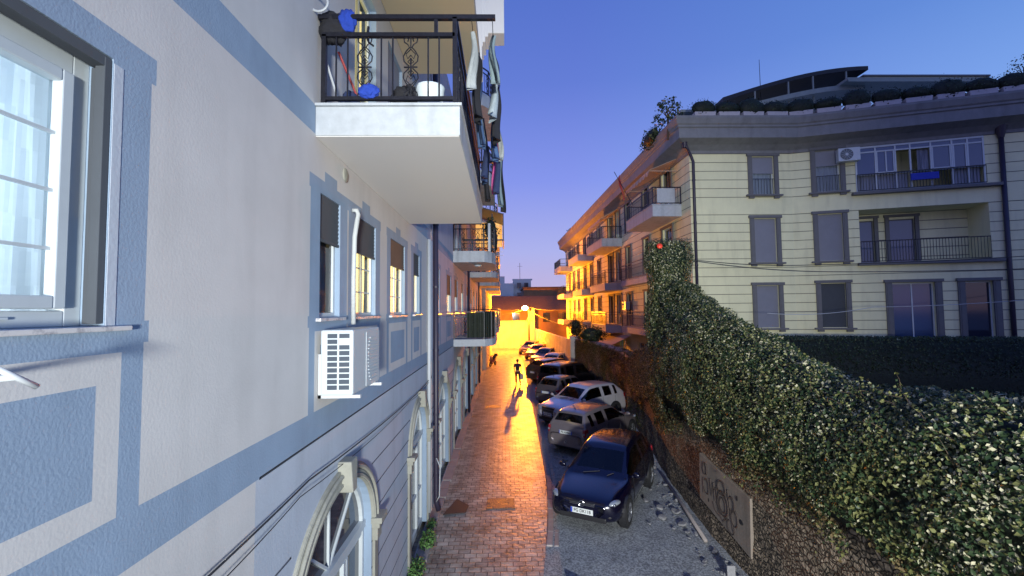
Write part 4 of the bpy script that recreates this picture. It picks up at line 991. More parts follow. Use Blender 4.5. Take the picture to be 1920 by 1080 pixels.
# the ivy-wrapped pole
IP = empty('ivy_column', (4.85, 13.0, 2.6), 'tall square column of ivy wrapped round a pole at the building corner', 'ivy')
mb = MB(); mb.tube([(4.95, 13.1, 2.9), (4.9, 13.05, 7.0)], .12, 8); mb.build('pole', 'wood_pole', IP)
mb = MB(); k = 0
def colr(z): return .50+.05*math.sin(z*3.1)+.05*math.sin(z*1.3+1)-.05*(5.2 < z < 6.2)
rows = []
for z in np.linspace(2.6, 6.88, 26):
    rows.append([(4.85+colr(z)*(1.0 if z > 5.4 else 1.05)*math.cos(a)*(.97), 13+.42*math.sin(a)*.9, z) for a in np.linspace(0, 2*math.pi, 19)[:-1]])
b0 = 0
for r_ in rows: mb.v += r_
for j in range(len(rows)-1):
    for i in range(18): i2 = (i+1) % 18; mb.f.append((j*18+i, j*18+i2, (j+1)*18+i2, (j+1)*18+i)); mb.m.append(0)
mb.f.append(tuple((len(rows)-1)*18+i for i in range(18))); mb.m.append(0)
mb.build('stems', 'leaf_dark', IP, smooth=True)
n = 21000; a = rng.uniform(0, 2*np.pi, n); z = rng.uniform(2.8, 6.95, n); rr = np.array([colr(q) for q in z])+rng.random(n)*.12+.02
sq = 1/np.maximum(np.abs(np.cos(a)), np.abs(np.sin(a)))**.45
P = np.stack([4.85+rr*np.cos(a)*sq, 13+rr*.85*np.sin(a)*sq, z], 1); N = np.stack([np.cos(a)+rng.normal(size=n)*.4, np.sin(a)+rng.normal(size=n)*.4, .4+rng.normal(size=n)*.4], 1)
tp = rng.random(n) < .08; P[tp] = np.stack([4.85+rng.uniform(-.55, .55, tp.sum()), 13+rng.uniform(-.45, .45, tp.sum()), 6.92+rng.random(tp.sum())*.12], 1); N[tp] = [0, -.3, 1]
leaf_mesh('foliage', P, N, rng.uniform(.03, .07, n), ['leaf', 'leaf_pale', 'blossom'], rng.choice(3, n, p=[.55, .33, .12]), IP)
mb = MB(); mb.lathe([(.0, 0), (.07, 0), (.08, .02), (.07, .04), (0, .05)], (0, 0, 0), 14)
o = mb.build('reflector', mat('red_reflector', (.85, .06, .02), .35), None, smooth=True, local=True); o.location = (4.42, 12.45, 6.78); o.rotation_euler = (R_(70), R_(-30), 0); tag(o, 'red round reflector near the top of the ivy column', 'reflector')

# dark hedge standing in for the shade below the cream building, and bushes
def bush(name, c, rx, ry, rz, nl, label, cat, ls=.1, mats=('leaf', 'leaf_pale'), pr=(.8, .2), trunk=True, group=None, gaps=1.2, core=True):
    root = empty(name, (c[0], c[1], c[2]-rz), label, cat, group)
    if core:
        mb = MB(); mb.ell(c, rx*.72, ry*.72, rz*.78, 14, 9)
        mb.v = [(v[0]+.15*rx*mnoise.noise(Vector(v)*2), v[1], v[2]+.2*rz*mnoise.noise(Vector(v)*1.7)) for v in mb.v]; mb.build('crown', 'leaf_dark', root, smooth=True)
    d = rng.normal(size=(nl, 3)); d /= np.linalg.norm(d, axis=1, keepdims=True); r = .72+.33*rng.random(nl)
    nz = np.array([mnoise.noise(Vector(q)*2.3+Vector(c)) for q in d]); r = r*(1+.45*nz); keep = rng.random(nl) < .7+gaps*nz
    d, r = d[keep], r[keep]; P = np.array(c)+d*r[:, None]*np.array([rx, ry, rz]); k = len(P)
    leaf_mesh('foliage', P, d+rng.normal(size=(k, 3))*.5, rng.uniform(.6, 1.2, k)*ls, list(mats), rng.choice(len(mats), k, p=pr), root)
    if trunk:
        mb = MB(); mb.tube([(c[0], c[1], max(0, c[2]-rz*2.2)), (c[0]+.03, c[1], c[2]-rz*.5), (c[0], c[1], c[2]+rz*.3)], [.06, .045, .02], 7)
        for t in range(4): an = t*1.7; mb.tube([(c[0], c[1], c[2]-rz*.4), (c[0]+rx*.6*math.cos(an), c[1]+ry*.6*math.sin(an), c[2]+rz*.4)], [.03, .01], 5)
        mb.build('trunk', 'bark', root)
    return root
HG = empty('hedge', (18, 15.2, 1), 'long dark hedge standing in for the shade under the lowest windows of the cream building', 'hedge')
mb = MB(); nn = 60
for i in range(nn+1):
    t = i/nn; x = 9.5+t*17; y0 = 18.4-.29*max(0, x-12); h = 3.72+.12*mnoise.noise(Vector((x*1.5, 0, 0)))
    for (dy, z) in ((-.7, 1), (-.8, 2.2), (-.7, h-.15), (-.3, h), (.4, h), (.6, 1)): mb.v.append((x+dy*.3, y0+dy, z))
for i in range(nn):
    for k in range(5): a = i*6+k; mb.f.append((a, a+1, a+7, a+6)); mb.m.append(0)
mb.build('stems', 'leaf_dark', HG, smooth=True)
n = 16000; x = rng.uniform(9.5, 26.5, n); s_ = rng.random(n); y = 18.4-.29*np.maximum(0, x-12)+np.where(s_ < .6, -.85, rng.uniform(-.8, .4, n)); z = np.where(s_ < .6, rng.uniform(1.2, 3.75, n), 3.72+rng.random(n)*.12)
leaf_mesh('foliage', np.stack([x, y, z], 1), np.stack([rng.normal(size=n)*.5, -np.ones(n), .5+rng.normal(size=n)*.5], 1), rng.uniform(.06, .1, n), ['leaf', 'leaf_dark'], rng.choice(2, n, p=[.6, .4]), HG)
bush('shrub', (5.9, 30.2, 3.35), 1.0, .9, .62, 1800, 'dark leafy shrub leaning over the stone wall beside the pale awning', 'shrub', .13, gaps=1.5)
bush('shrub', (5.6, 34.9, 3.6), .6, .6, .8, 1200, 'dark upright shrub behind the pale pillar', 'shrub', .13, gaps=1.6)
# dark tree at the right edge against the cream building
# roof terrace planters
def planter(x, y, ang, w, i, label):
    root = empty('planter_box', (x, y, 13.72), label, 'planter', 'planter boxes along the roof edge'); root.rotation_euler = (0, 0, ang)
    mb = MB(); mb.hexa([(-w/2+.04, -.16, .0), (w/2-.04, -.16, .0), (w/2-.04, .16, .0), (-w/2+.04, .16, .0), (-w/2, -.2, .34), (w/2, -.2, .34), (w/2, .2, .34), (-w/2, .2, .34)])
    b = mb.build('box', 'planter', root, bevel=.015, local=True)
    mb = MB(); hs_ = (1, .8, 1.25, .9, 1.1, .75, 1.3)[i % 7]; mb.ell((0, 0, .52+.06*hs_), w*.60, .28, .34*hs_, 14, 8)
    mb.v = [(v[0]+.04*math.sin(v[0]*9+i), v[1], v[2]+.07*mnoise.noise(Vector((v[0]*4, v[1]*4, i)))) for v in mb.v]
    pl = mb.build('hedge', 'leaf_dark', root, smooth=True, local=True)
    n = 420; d = rng.normal(size=(n, 3)); d /= np.linalg.norm(d, axis=1, keepdims=True); P = np.array([0, 0, .52+.06*hs_])+d*np.array([w*.62, .30, .36*hs_])*(1+.15*rng.normal(size=(n, 1)))
    o = leaf_mesh('foliage', P+np.array(wl(root)), d+rng.normal(size=(n, 3))*.4, rng.uniform(.05, .1, n), ['leaf', 'leaf_dark'], rng.choice(2, n), root)
    return root
ORD = ['first', 'second', 'third', 'fourth', 'fifth', 'sixth', 'seventh', 'eighth', 'ninth', 'tenth', 'eleventh', 'twelfth', 'thirteenth', 'fourteenth', 'fifteenth', 'sixteenth']
k = 0
for i in range(4):
    p = S1.P(.55+i*1.12, 0, -.45); planter(p[0], p[1], 0, .98, k, ORD[k]+' planter box from the left corner of the roof terrace, clipped dark hedge on top'); k += 1
for i in range(10):
    p = S2.P(.35+i*1.12, 0, -.45); planter(p[0], p[1], math.atan2(-.2935, .956), .98, k, ORD[k]+' planter box from the left corner of the roof terrace, clipped dark hedge on top'); k += 1
bush('vine', (7.85, 20.6, 14.35), .55, .8, .6, 700, 'straggly dark vine hanging over the roof corner of the cream building', 'vine', .15, gaps=2.0, trunk=True, core=False)
bush('vine', (7.75, 22.6, 13.9), .4, 1.2, .45, 700, 'trailing plants in terracotta pots behind the roof corner vine', 'vine', .14, gaps=1.6, trunk=False, core=True)
bush('shrub', (24.6, 20.0, 16.0), .6, .5, .75, 300, 'wispy leafless shrub on the far right of the roof terrace', 'shrub', .12, gaps=2.0, core=False)
bush('chimney_shrub', (7.65, 50.2, 14.0), .35, .5, .3, 200, 'small dark plant tub on the far end of the cornice', 'shrub', .14, trunk=False)
# ------------------------------------------------------------------ air conditioners
def ac(name, label, loc, rz, col='ac_white', w=.92, h=.64, d=.32):
    """front faces -Y in local space, x along the front"""
    root = empty(name, loc, label, 'air conditioner'); root.rotation_euler = (0, 0, rz)
    mb = MB(); mb.box(-w/2, w/2, 0, d, 0, h); c = mb.build('casing', col, root, bevel=.018, local=True)
    mb = MB(); cx, cz, r = -w*.12, h/2, h*.42
    for k in range(6):
        rr = r*(k+1)/6; mb.tube([(cx+rr*math.cos(t), -.012, cz+rr*math.sin(t)) for t in np.linspace(0, 2*math.pi, 25)], .005, 4)
    for k in range(12): t = k*math.pi/6; mb.bar((cx+.05*math.cos(t), -.012, cz+.05*math.sin(t)), (cx+r*math.cos(t), -.012, cz+r*math.sin(t)), .008)
    mb.lathe([(0, -.02), (.06, -.02), (.06, 0)], (cx, 0, cz), 12, 'y'); mb.build('fan_grille', col, root, local=True)
    mb = MB(); mb.lathe([(0, -.003), (r*1.02, -.003), (r*1.02, .01)], (cx, 0, cz), 28, 'y'); mb.build('fan_opening', 'ac_dark', root, local=True)
    return root, c
a1, c1 = ac('air_conditioner', 'large white air conditioner on wall brackets under the second window', (-1.49, 4.90, 4.19), R_(90))
# its side toward the camera: coil openings; in local space the camera side is -x (world -y)
mb = MB()
for cidx, (ya, yb) in enumerate(((.035, .135), (.155, .25))):
    for k in range(10):
        if cidx == 0 and k == 8: continue
        z = .055+k*.056; mb.box(-.464, -.459, ya, yb, z, z+.043)
mb.build('vent_slot', 'ac_dark', a1, local=True)
mb = MB(); mb.box(-.05, .44, -.006, -.001, .02, .60); mb.build('front_panel', 'ac_white', a1, local=True, bevel=.003)
mb = MB()
for k in range(13):
    z = .07+k*.038; hw = .20*math.sqrt(max(.05, 1-((z-.31)/.30)**2)); mb.box(.2-hw, .2+hw, -.016, -.006, z, z+.008)
mb.build('louvre', 'ac_white', a1, local=True)
mb = MB()
for x in (-.40, .36): mb.box(x-.02, x+.02, -.06, .355, -.035, -.003); mb.box(x-.02, x+.02, .325, .355, -.035, .4)
mb.build('bracket', 'white_pipe', a1, local=True)
for o in list(a1.children):
    if o.name.startswith('fan'): bpy.data.objects.remove(o)
p = S2.P(2.25, 11.55, -.40); ac('air_conditioner', 'white air conditioner mounted high beside the glazed top balcony of the cream building', (p[0], p[1], 11.6), math.atan2(-.2935, .956), w=.85, h=.6)
p = SF.P(9.9, 0, -.35); ac('air_conditioner', 'small air conditioner on the orange lit side of the cream building', (p[0], p[1], 5.0), R_(-90), w=.8, h=.55)

# ------------------------------------------------------------------ cars
def stations(p):
    L, Wd, H = p['L'], p['W'], p['H']; f = L/2; hw = Wd/2; zh = p['hood']; zb = p['belt']; rf, rr, cw, rb = p['roof_f'], p['roof_r'], p['cowl'], p['rear_b']; zs = p.get('sill', .2)
    wr = hw*p.get('roofw', .68)
    # y, zbot, wlow, zsh, wsh, zbelt, wbelt, ztop, wtop
    S = [(f, zs+.18, hw*.5, zh*.62, hw*.56, zh*.74, hw*.55, zh*.78, hw*.45),
         (f-.06, zs+.05, hw*.78, zh*.58, hw*.82, zh*.84, hw*.74, zh*.88, hw*.6),
         (f-.22, zs, hw*.92, zh*.6, hw*.955, zh*.90, hw*.86, zh*.95, hw*.68),
         (f-.7, zs, hw*.96, zh*.62, hw*.99, zh*.97, hw*.93, zh*1.02, hw*.74),
         (cw+.10, zs, hw*.97, zh*.62, hw, zb*.97, hw*.955, zh*1.05, hw*.80),
         (cw, zs, hw*.97, zh*.62, hw, zb, hw*.955, zh*1.08, hw*.80),
         (cw-.04, zs, hw*.97, zh*.62, hw, zb+.005, hw*.95, zh*1.08+.03, hw*.795),
         (rf+.04, zs, hw*.97, zh*.62, hw, zb+.02, hw*.94, H*.962, wr*1.01),
         (rf-.05, zs, hw*.97, zh*.62, hw, zb+.025, hw*.94, H*.975, wr),
         (rf-.45, zs, hw*.97, zh*.62, hw, zb+.03, hw*.94, H*.996, wr)]
    m = (rf+rr)/2+.22
    S += [(m+.04, zs, hw*.97, zh*.62, hw, zb+.035, hw*.94, H, wr), (m-.04, zs, hw*.97, zh*.62, hw, zb+.035, hw*.94, H, wr),
          (rr+.35, zs, hw*.97, zh*.62, hw, zb+.05, hw*.93, H*.985, wr*.98),
          (rr+.26, zs, hw*.97, zh*.62, hw, zb+.05, hw*.93, H*.98, wr*.98),
          (rr, zs, hw*.96, zh*.62, hw*.99, zb+.06, hw*.91, H*.962, wr*.95),
          (rr-.05, zs, hw*.96, zh*.62, hw*.99, zb+.06, hw*.90, H*.945, wr*.94),
          (rb+.04, zs, hw*.95, zh*.62, hw*.97, zb+.04, hw*.87, zb+.12, hw*.80),
          (rb, zs, hw*.95, zh*.62, hw*.97, zb+.02, hw*.86, zb+.06, hw*.78),
          (-f+.10, zs+.02, hw*.90, zh*.62, hw*.93, zb-.05, hw*.84, zb-.0, hw*.74),
          (-f+.02, zs+.06, hw*.82, zh*.6, hw*.86, zb-.16, hw*.78, zb-.10, hw*.66),
          (-f, zs+.12, hw*.70, zh*.6, hw*.76, zb-.26, hw*.70, zb-.22, hw*.6)]
    return S
def make_car(p, label, body, group=None, plate=None, face='front', cat='car', glassm='car_glass'):
    root = empty('parked_car', (0, 0, 0), label, cat, group)
    S = stations(p); V = []; Fc = []; MI = []
    for (y, zb, wl_, zs, ws, zk, wk, zt, wt) in S:
        h = [(0, zb), (wl_*.8, zb), (wl_, zb+.09), (ws, zs), (wk, zk), (wt+(wk-wt)*.04, zk+(zt-zk)*.93), (wt*.9, zt-.008), (wt*.45, zt+.006), (0, zt+.012)]
        V += [(x, y, z) for x, z in h]+[(-x, y, z) for x, z in h[-2:0:-1]]
    R = 16; n = len(S)
    win_side = {(6, 7), (7, 8), (8, 9), (9, 10), (11, 12), (13, 14)} if not p.get('van') else {(6, 7), (7, 8), (8, 9), (9, 10)}
    for i in range(n-1):
        for j in range(R):
            j2 = (j+1) % R; Fc.append((i*R+j, i*R+j2, (i+1)*R+j2, (i+1)*R+j))
            jj = j if j < 8 else 15-j
            m = 0
            if i == 6 and jj in (6, 7): m = 1
            if i == 15 and jj in (6, 7): m = 2
            if jj == 4 and (i, i+1) in win_side: m = 3
            if jj == 0: m = 4
            MI.append(m)
    Fc.append(tuple(range(R))); MI.append(0); Fc.append(tuple((n-1)*R+j for j in range(R))[::-1]); MI.append(0)
    me = bpy.data.meshes.new('tmp'); me.from_pydata(V, [], Fc); me.polygons.foreach_set('material_index', MI)
    for k in range(5): me.materials.append(MATS[body])
    o = bpy.data.objects.new('tmp', me); COL.objects.link(o); md = o.modifiers.new('s', 'SUBSURF'); md.levels = 2; md.render_levels = 2
    dg = bpy.context.evaluated_depsgraph_get(); ev = o.evaluated_get(dg); em = ev.to_mesh()
    co = [tuple(v.co) for v in em.vertices]; fs = [(tuple(q.vertices), q.material_index) for q in em.polygons]; nr = [tuple(v.normal) for v in em.vertices]
    ev.to_mesh_clear(); bpy.data.objects.remove(o); bpy.data.meshes.remove(me)
    bodyo = None
    for k, (nm, mt) in enumerate((('body', body), ('windscreen', glassm), ('rear_window', glassm), ('side_window', glassm), ('underbody', 'black_plastic'))):
        sel = [f for f, m in fs if m == k]
        if not sel: continue
        ids = sorted({i for f in sel for i in f}); mp = {a: b for b, a in enumerate(ids)}
        mb = MB(); mb.v = [co[i] for i in ids]; mb.f = [tuple(mp[i] for i in f) for f in sel]; mb.m = [0]*len(sel)
        ob = mb.build(nm, mt, root, smooth=True, local=True)
        if k == 0: bodyo = ob
    L, Wd, H = p['L'], p['W'], p['H']; f = L/2; hw = Wd/2; wr_ = p.get('wheel', .31); wb = p['wb']/2; off = p.get('woff', .05)
    for y in (wb+off, -wb+off):
        for s in (-1, 1):
            mb = MB(); mb.lathe([(wr_*1.17, s*(hw-.16)), (wr_*1.17, s*(hw+.002))], (0, y, wr_+.01), 24, 'x'); mb.lathe([(0, s*(hw+.002)), (wr_*1.17, s*(hw+.002))], (0, y, wr_+.01), 24, 'x'); mb.build('wheel_arch', 'black_plastic', root, local=True)
            mb = MB(); mb.lathe([(wr_*.66, s*(hw-.03)), (wr_*.7, s*(hw+.018)), (wr_*.92, s*(hw+.02)), (wr_, s*(hw-.01)), (wr_, s*(hw-.19)), (wr_*.7, s*(hw-.2))], (0, y, wr_), 26, 'x'); w = mb.build('wheel', 'rubber', root, smooth=True, local=True)
            mb = MB(); mb.lathe([(wr_*.68, s*(hw+.012)), (wr_*.62, s*(hw+.014)), (wr_*.60, s*(hw-.02))], (0, y, wr_), 24, 'x'); mb.lathe([(0, s*(hw+.016)), (.05, s*(hw+.014)), (.06, s*(hw-.0))], (0, y, wr_), 12, 'x')
            for q in range(10):
                a = q*math.pi/5+.15; mb.bar((s*(hw+.006), y+.04*math.cos(a), wr_+.04*math.sin(a)), (s*(hw+.006), y+wr_*.63*math.cos(a), wr_+wr_*.63*math.sin(a)), .022)
            mb.build('rim', 'alloy', w, local=True)
    zh, zb = p['hood'], p['belt']
    for s in (-1, 1):
        # headlight housed on the corner, with two reflectors
        mb = MB(); mb.ell((s*hw*.74, f-.17, zh*.79), .16, .15, .062, 16, 8)
        mb.v = [(v[0], v[1]-.35*abs(v[0]-s*hw*.55) if abs(v[0]) > hw*.55 else v[1], v[2]+.22*(abs(v[0])-hw*.6)) for v in mb.v]
        hl = mb.build('headlight', 'lamp_clear', root, smooth=True, local=True)
        mb = MB()
        for q in (.62, .8): mb.ell((s*hw*q, f-.09-.25*(q-.6), zh*.79+.2*hw*(q-.66)), .045, .045, .042, 10, 6)
        mb.build('reflector', 'chrome', hl, smooth=True, local=True)
        mb = MB(); mb.box(s*hw*.86-.05, s*hw*.86+.05, -f+.035, -f+.22, zb-.26, zb-.0)
        mb.v = [(v[0]-s*.05*(v[1] < -f+.1), v[1], v[2]) for v in mb.v]
        tl = mb.build('taillight', 'tail_red', root, local=True, bevel=.03)
        mb = MB(); mb.box(s*hw*.82-.03, s*hw*.82+.03, -f+.025, -f+.04, zb-.17, zb-.11); mb.build('reversing_light', 'lamp_clear', tl, local=True)
        mb = MB(); mb.ell((s*(hw+.07), p['cowl']-.12, zb+.05), .095, .05, .065, 12, 8); mb.bar((s*(hw*.9), p['cowl']-.12, zb+.0), (s*(hw+.03), p['cowl']-.12, zb+.02), .04); mb.build('mirror', p.get('mirror', body), root, smooth=True, local=True)
        mb = MB()
        for yy_ in (.12, -.82): mb.box(s*(hw-.004)-.012, s*(hw-.004)+.012, yy_, yy_+.16, zb-.09, zb-.065)
        mb.build('door_handle', p.get('mirror', body), root, local=True, bevel=.006)
        mb = MB(); mb.ell((s*hw*.66, f-.10, .40), .10, .06, .045); mb.build('fog_light', 'lamp_clear' if p.get('fog') else 'black_plastic', root, smooth=True, local=True)
    for s in (-1, 1):
        mb = MB(); mm = (p['roof_f']+p['roof_r'])/2+.22
        for yy_ in (p['cowl']-.22, mm, p['roof_r']+.28):
            mb.tube([(s*hw*.972, yy_-.0, .30), (s*hw*.99, yy_, zh*.55), (s*hw*.992, yy_, zh*.75), (s*hw*.957, yy_, zb-.01)], .006, 4)
        mb.tube([(s*hw*.972, yk, .30) for yk in np.linspace(p['roof_r']+.28, p['cowl']-.22, 6)], .006, 4)
        mb.build('door_seam', 'black_plastic', root, local=True)
    # front: grille, intake, plate
    mb = MB(); gw, g0, g1 = p.get('grille', (.30, .57, .66)); g0 *= zh/.8; g1 *= zh/.8; fy = f+.004
    mb.box(-gw, gw, f-.12, fy, g0, g1); gr = mb.build('grille', 'black_plastic', root, local=True, bevel=.02)
    mb = MB()
    for k in range(p.get('bars', 2)): z = g0+(g1-g0)*(k+1)/(p.get('bars', 2)+1); mb.box(-gw*.96, gw*.96, fy-.004, fy+.008, z-.006, z+.006)
    mb.build('grille_bar', 'chrome', gr, local=True)
    mb = MB(); mb.box(-hw*.62, hw*.62, f-.10, f-.005, .26, .37); mb.build('air_intake', 'black_plastic', root, local=True, bevel=.02)
    mb = MB(); mb.box(-hw*.78, hw*.78, -f-.012, -f+.08, .30, .42); mb.build('rear_bumper', p.get('bumper', body), root, local=True, bevel=.03)
    mat('upholstery', (.07, .065, .06), .9); mat('dashboard', (.03, .03, .032), .7)
    for yy_ in (.05, -.85):
        for s in (-1, 1):
            mb = MB(); mb.box(s*.37-.24, s*.37+.24, yy_-.25, yy_+.28, .32, .58)
            mb.hexa([(s*.37-.23, yy_-.28, .5), (s*.37+.23, yy_-.28, .5), (s*.37+.23, yy_-.16, .5), (s*.37-.23, yy_-.16, .5), (s*.37-.19, yy_-.46, zb+.10), (s*.37+.19, yy_-.46, zb+.10), (s*.37+.19, yy_-.37, zb+.10), (s*.37-.19, yy_-.37, zb+.10)])
            mb.box(s*.37-.12, s*.37+.12, yy_-.48, yy_-.39, zb+.13, zb+.29); mb.build('seat', 'upholstery', root, local=True, bevel=.03)
    mb = MB(); mb.box(-hw*.82, hw*.82, p['cowl']-.42, p['cowl']-.06, zb-.22, zb-.01); mb.build('dashboard', 'dashboard', root, local=True, bevel=.04)
    mb = MB(); mb.tube([(.37+.18*math.cos(t), p['cowl']-.48-.06*math.sin(t), zb-.02+.16*math.sin(t)) for t in np.linspace(0, 6.28, 19)], .014, 6); mb.build('steering_wheel', 'dashboard', root, local=True)
    mb = MB(); mb.box(-.11, .11, p['roof_f']-.06, p['roof_f']-.04, H-.19, H-.13); mb.build('rear_view_mirror', 'black_plastic', root, local=True)
    # wipers and aerial
    mb = MB()
    for s in (0, 1): mb.bar((.35-s*.6, p['cowl']-.01, zh*1.10+.02), (-.15-s*.35+.1, p['cowl']-.10, zh*1.14+.045), .014)
    mb.build('wiper', 'black_plastic', root, local=True)
    mb = MB(); mb.tube([(0, p['roof_r']+.25, H*.985), (0, p['roof_r']+.12, H+.16)], [.012, .005], 6); mb.build('aerial', 'black_plastic', root, local=True)
    # plates
    for sgn in (1, -1):
        fp = 1 if sgn > 0 else -1
        y = f+.012 if sgn > 0 else -f-.004; zc = p.get('plate_f', .46) if sgn > 0 else p.get('plate_r', .75)
        if sgn < 0: y = -f-.010 if zc < .6 else -f+.0
        mb = MB(); mb.box(-.26, .26, y-.006, y+.006, zc-.058, zc+.058); pl = mb.build('number_plate', 'plate_white', root, local=True)
        mb = MB(); yy_ = y+sgn*.0075; s = sgn
        for a, b in ((-.26, -.222), (.222, .26)) if not p.get('mne') else ((-.26, -.218),):
            mb.add([(-a*s, yy_, zc-.056), (-b*s, yy_, zc-.056), (-b*s, yy_, zc+.056), (-a*s, yy_, zc+.056)], [(0, 1, 2, 3)])
        mb.build('plate_band', 'plate_blue', pl, local=True)
        if plate and ((sgn > 0) == (face == 'front')):
            cu = bpy.data.curves.new('plate_text', 'FONT'); cu.body = plate; cu.size = .098; cu.align_x = 'CENTER'; cu.align_y = 'CENTER'; cu.extrude = .0008
            t = bpy.data.objects.new('plate_text', cu); COL.objects.link(t); t.parent = pl; t.location = (-.012*s, y+sgn*.009, zc); t.rotation_euler = (R_(90), 0, R_(180) if sgn > 0 else 0); cu.materials.append(MATS['ink'])
            t.scale = (.92, 1, 1); cu.offset = .0016
            bpy.context.view_layer.update(); tm = bpy.data.meshes.new_from_object(t.evaluated_get(bpy.context.evaluated_depsgraph_get())); t2 = bpy.data.objects.new('plate_text', tm); COL.objects.link(t2)
            t2.parent = pl; t2.location = t.location; t2.rotation_euler = t.rotation_euler; t2.scale = t.scale; bpy.data.objects.remove(t); t2.name = 'plate_text'
    return root, bodyo
def paint(name, c, rough=.28, metal=.3): mat(name, c, rough, metal, coat=.8, spec=.6, var=.06, vscale=3); return name
paint('paint_blue', (.0018, .002, .018), .22, .3); paint('paint_bronze', (.20, .17, .18)); paint('paint_silver', (.55, .54, .58)); paint('paint_black', (.015, .012, .016)); paint('paint_grey', (.13, .11, .11)); paint('paint_white', (.6, .58, .55)); paint('paint_red', (.2, .04, .03)); paint('paint_green', (.05, .06, .05))
hatch = dict(L=4.25, W=1.76, H=1.46, hood=.80, belt=.93, roof_f=.12, roof_r=-1.55, cowl=.98, rear_b=-1.96, wb=2.61, woff=.06)
def car(base, x, y, deg, label, body, **k):
    p = dict(base); kw = {}
    for a, b in k.items():
        if a in ('plate', 'face', 'cat', 'group'): kw[a] = b
        else: p[a] = b
    r, b = make_car(p, label, body, **kw); r.location = (x, y, .03); r.rotation_euler = (0, 0, R_(deg)); return r, b, p
# heading: local +Y is the nose; deg 180 looks at the camera
c1, b1, p1 = car(hatch, 2.74, 12.1, 180-29, 'dark blue five door hatchback, nose to the camera, nearest of the parked cars', 'paint_blue', plate='PG DK118', mne=True, mirror='paint_blue')
f = 2.125
mb = MB(); mb.tube([(.062*math.cos(t), f+.018, .63+.062*math.sin(t)) for t in np.linspace(0, 2*math.pi, 25)], .009, 6)
mb.hexa([(-.085, f+.014, .628), (.0, f+.014, .612), (.085, f+.014, .632), (0, f+.014, .622), (-.085, f+.026, .632), (.0, f+.026, .640), (.085, f+.026, .636), (0, f+.026, .648)])
mb.build('emblem', 'chrome', c1, local=True)
wagon = dict(hatch, L=4.30, W=1.72, H=1.46, roof_r=-1.72, rear_b=-2.04, hood=.82, belt=.95)
c2, b2, p2 = car(wagon, 3.45, 17.15, -40, 'bronze grey estate car parked tail first toward the lane, behind the dark blue hatchback', 'paint_bronze', plate='PG AV443', face='rear', plate_r=.78)
mb = MB(); mb.tube([(.045*math.cos(t), -2.155, .47+.045*math.sin(t)) for t in np.linspace(0, 2*math.pi, 21)], .009, 6); mb.build('emblem', 'chrome', c2, local=True)
suv = dict(hatch, L=4.40, W=1.83, H=1.60, hood=.93, belt=1.06, roof_f=.25, roof_r=-1.55, cowl=1.08, rear_b=-2.05, wheel=.36, grille=(.36, .38, .72), bars=3, plate_f=.55, sill=.26)
c3, b3, p3 = car(suv, 3.55, 20.6, 180-55+180-0, 'silver white sport utility car facing the lane, third in the parked row', 'paint_silver', plate='PG KR702')
c3.rotation_euler = (0, 0, R_(180-52-0+0)) 
mini = dict(hatch, L=3.75, W=1.65, H=1.48, roof_r=-1.35, rear_b=-1.74, roof_f=.1, cowl=.85, wb=2.35)
c4, b4, p4 = car(mini, 3.35, 24.6, -42, 'small grey hatchback with rounded tail, between the silver car and the black van', 'paint_grey', plate='', face='rear')
van = dict(hatch, L=4.4, W=1.85, H=1.85, hood=1.05, belt=1.12, roof_f=.55, roof_r=-1.95, cowl=1.25, rear_b=-2.12, roofw=.80, plate_r=.8)
c5, b5, p5 = car(van, 3.9, 27.6, -40, 'tall black van in the parked row, its dark tail toward the lane', 'paint_black', cat='van', face='rear')
c6, b6, p6 = car(suv, 3.7, 32.0, -55, 'dark off road car with a pale roof just beyond the black van', 'paint_green', face='rear')
c7, b7, p7 = car(hatch, 4.0, 36.8, 150, 'white hatchback glowing orange, seventh in the parked row', 'paint_white')
c8, b8, p8 = car(hatch, 3.9, 42.3, 152, 'yellowish lit hatchback parked under the orange wall, eighth in the row', 'paint_bronze')
c9, b9, p9 = car(wagon, 3.6, 47.2, 155, 'reddish lit car, second from the far end of the parked row', 'paint_red')
c10, b10, p10 = car(hatch, 3.1, 52.4, 158, 'small dark car at the far end of the row below the street lamp', 'paint_grey')

# ------------------------------------------------------------------ street lamp with its light, far walls, far buildings
SL = empty('street_lamp', (3.0, 54.0, 0), 'lit sodium street lamp on a wooden pole at the end of the lane', 'street lamp')
mb = MB(); mb.tube([(3.02, 54, 0), (3.0, 54, 5.6)], [.13, .09], 10); mb.build('pole', 'dark_pipe', SL, smooth=True)
mb = MB(); mb.tube([(3.0, 54, 5.3), (2.8, 53.6, 5.55), (2.55, 53.1, 5.5)], .03, 8); mb.build('arm', 'dark_metal', SL)
mb = MB(); mb.ell((2.5, 53.0, 5.50), .16, .26, .08); hd = mb.build('lamp_head', 'grey_trim', SL, smooth=True)
mb = MB(); mb.ell((2.5, 53.0, 5.32), .36, .36, .27); mat('lamp_glow', (1, .8, .4), .5, emit=(1.0, .72, .22), estr=60)  # globe swollen so its glow covers the lamp's glare too
mb.build('lamp_glare_globe', 'lamp_glow', hd, smooth=True)
l = bpy.data.lights.new('sodium_lamp', 'POINT'); l.energy = P_SODIUM; l.color = C_SODIUM; l.shadow_soft_size = .18
o = bpy.data.objects.new('sodium_lamp', l); COL.objects.link(o); o.location = (2.5, 52.9, 5.12); o.parent = SL; o.location = (2.5-3.0, 52.9-54, 5.12)
EW = empty('end_wall', (.5, 60.2, 0), 'low wall closing the end of the lane, flooded bright yellow by the street lamp', 'wall')
mb = MB(); mb.box(-6, 3.75, 60.0, 60.4, 0, 3.6); mb.build('masonry', 'far_wall', EW)
mb = MB(); mb.box(-6, 3.8, 59.94, 60.46, 3.6, 3.72); mb.build('coping', 'kerb_stone', EW)
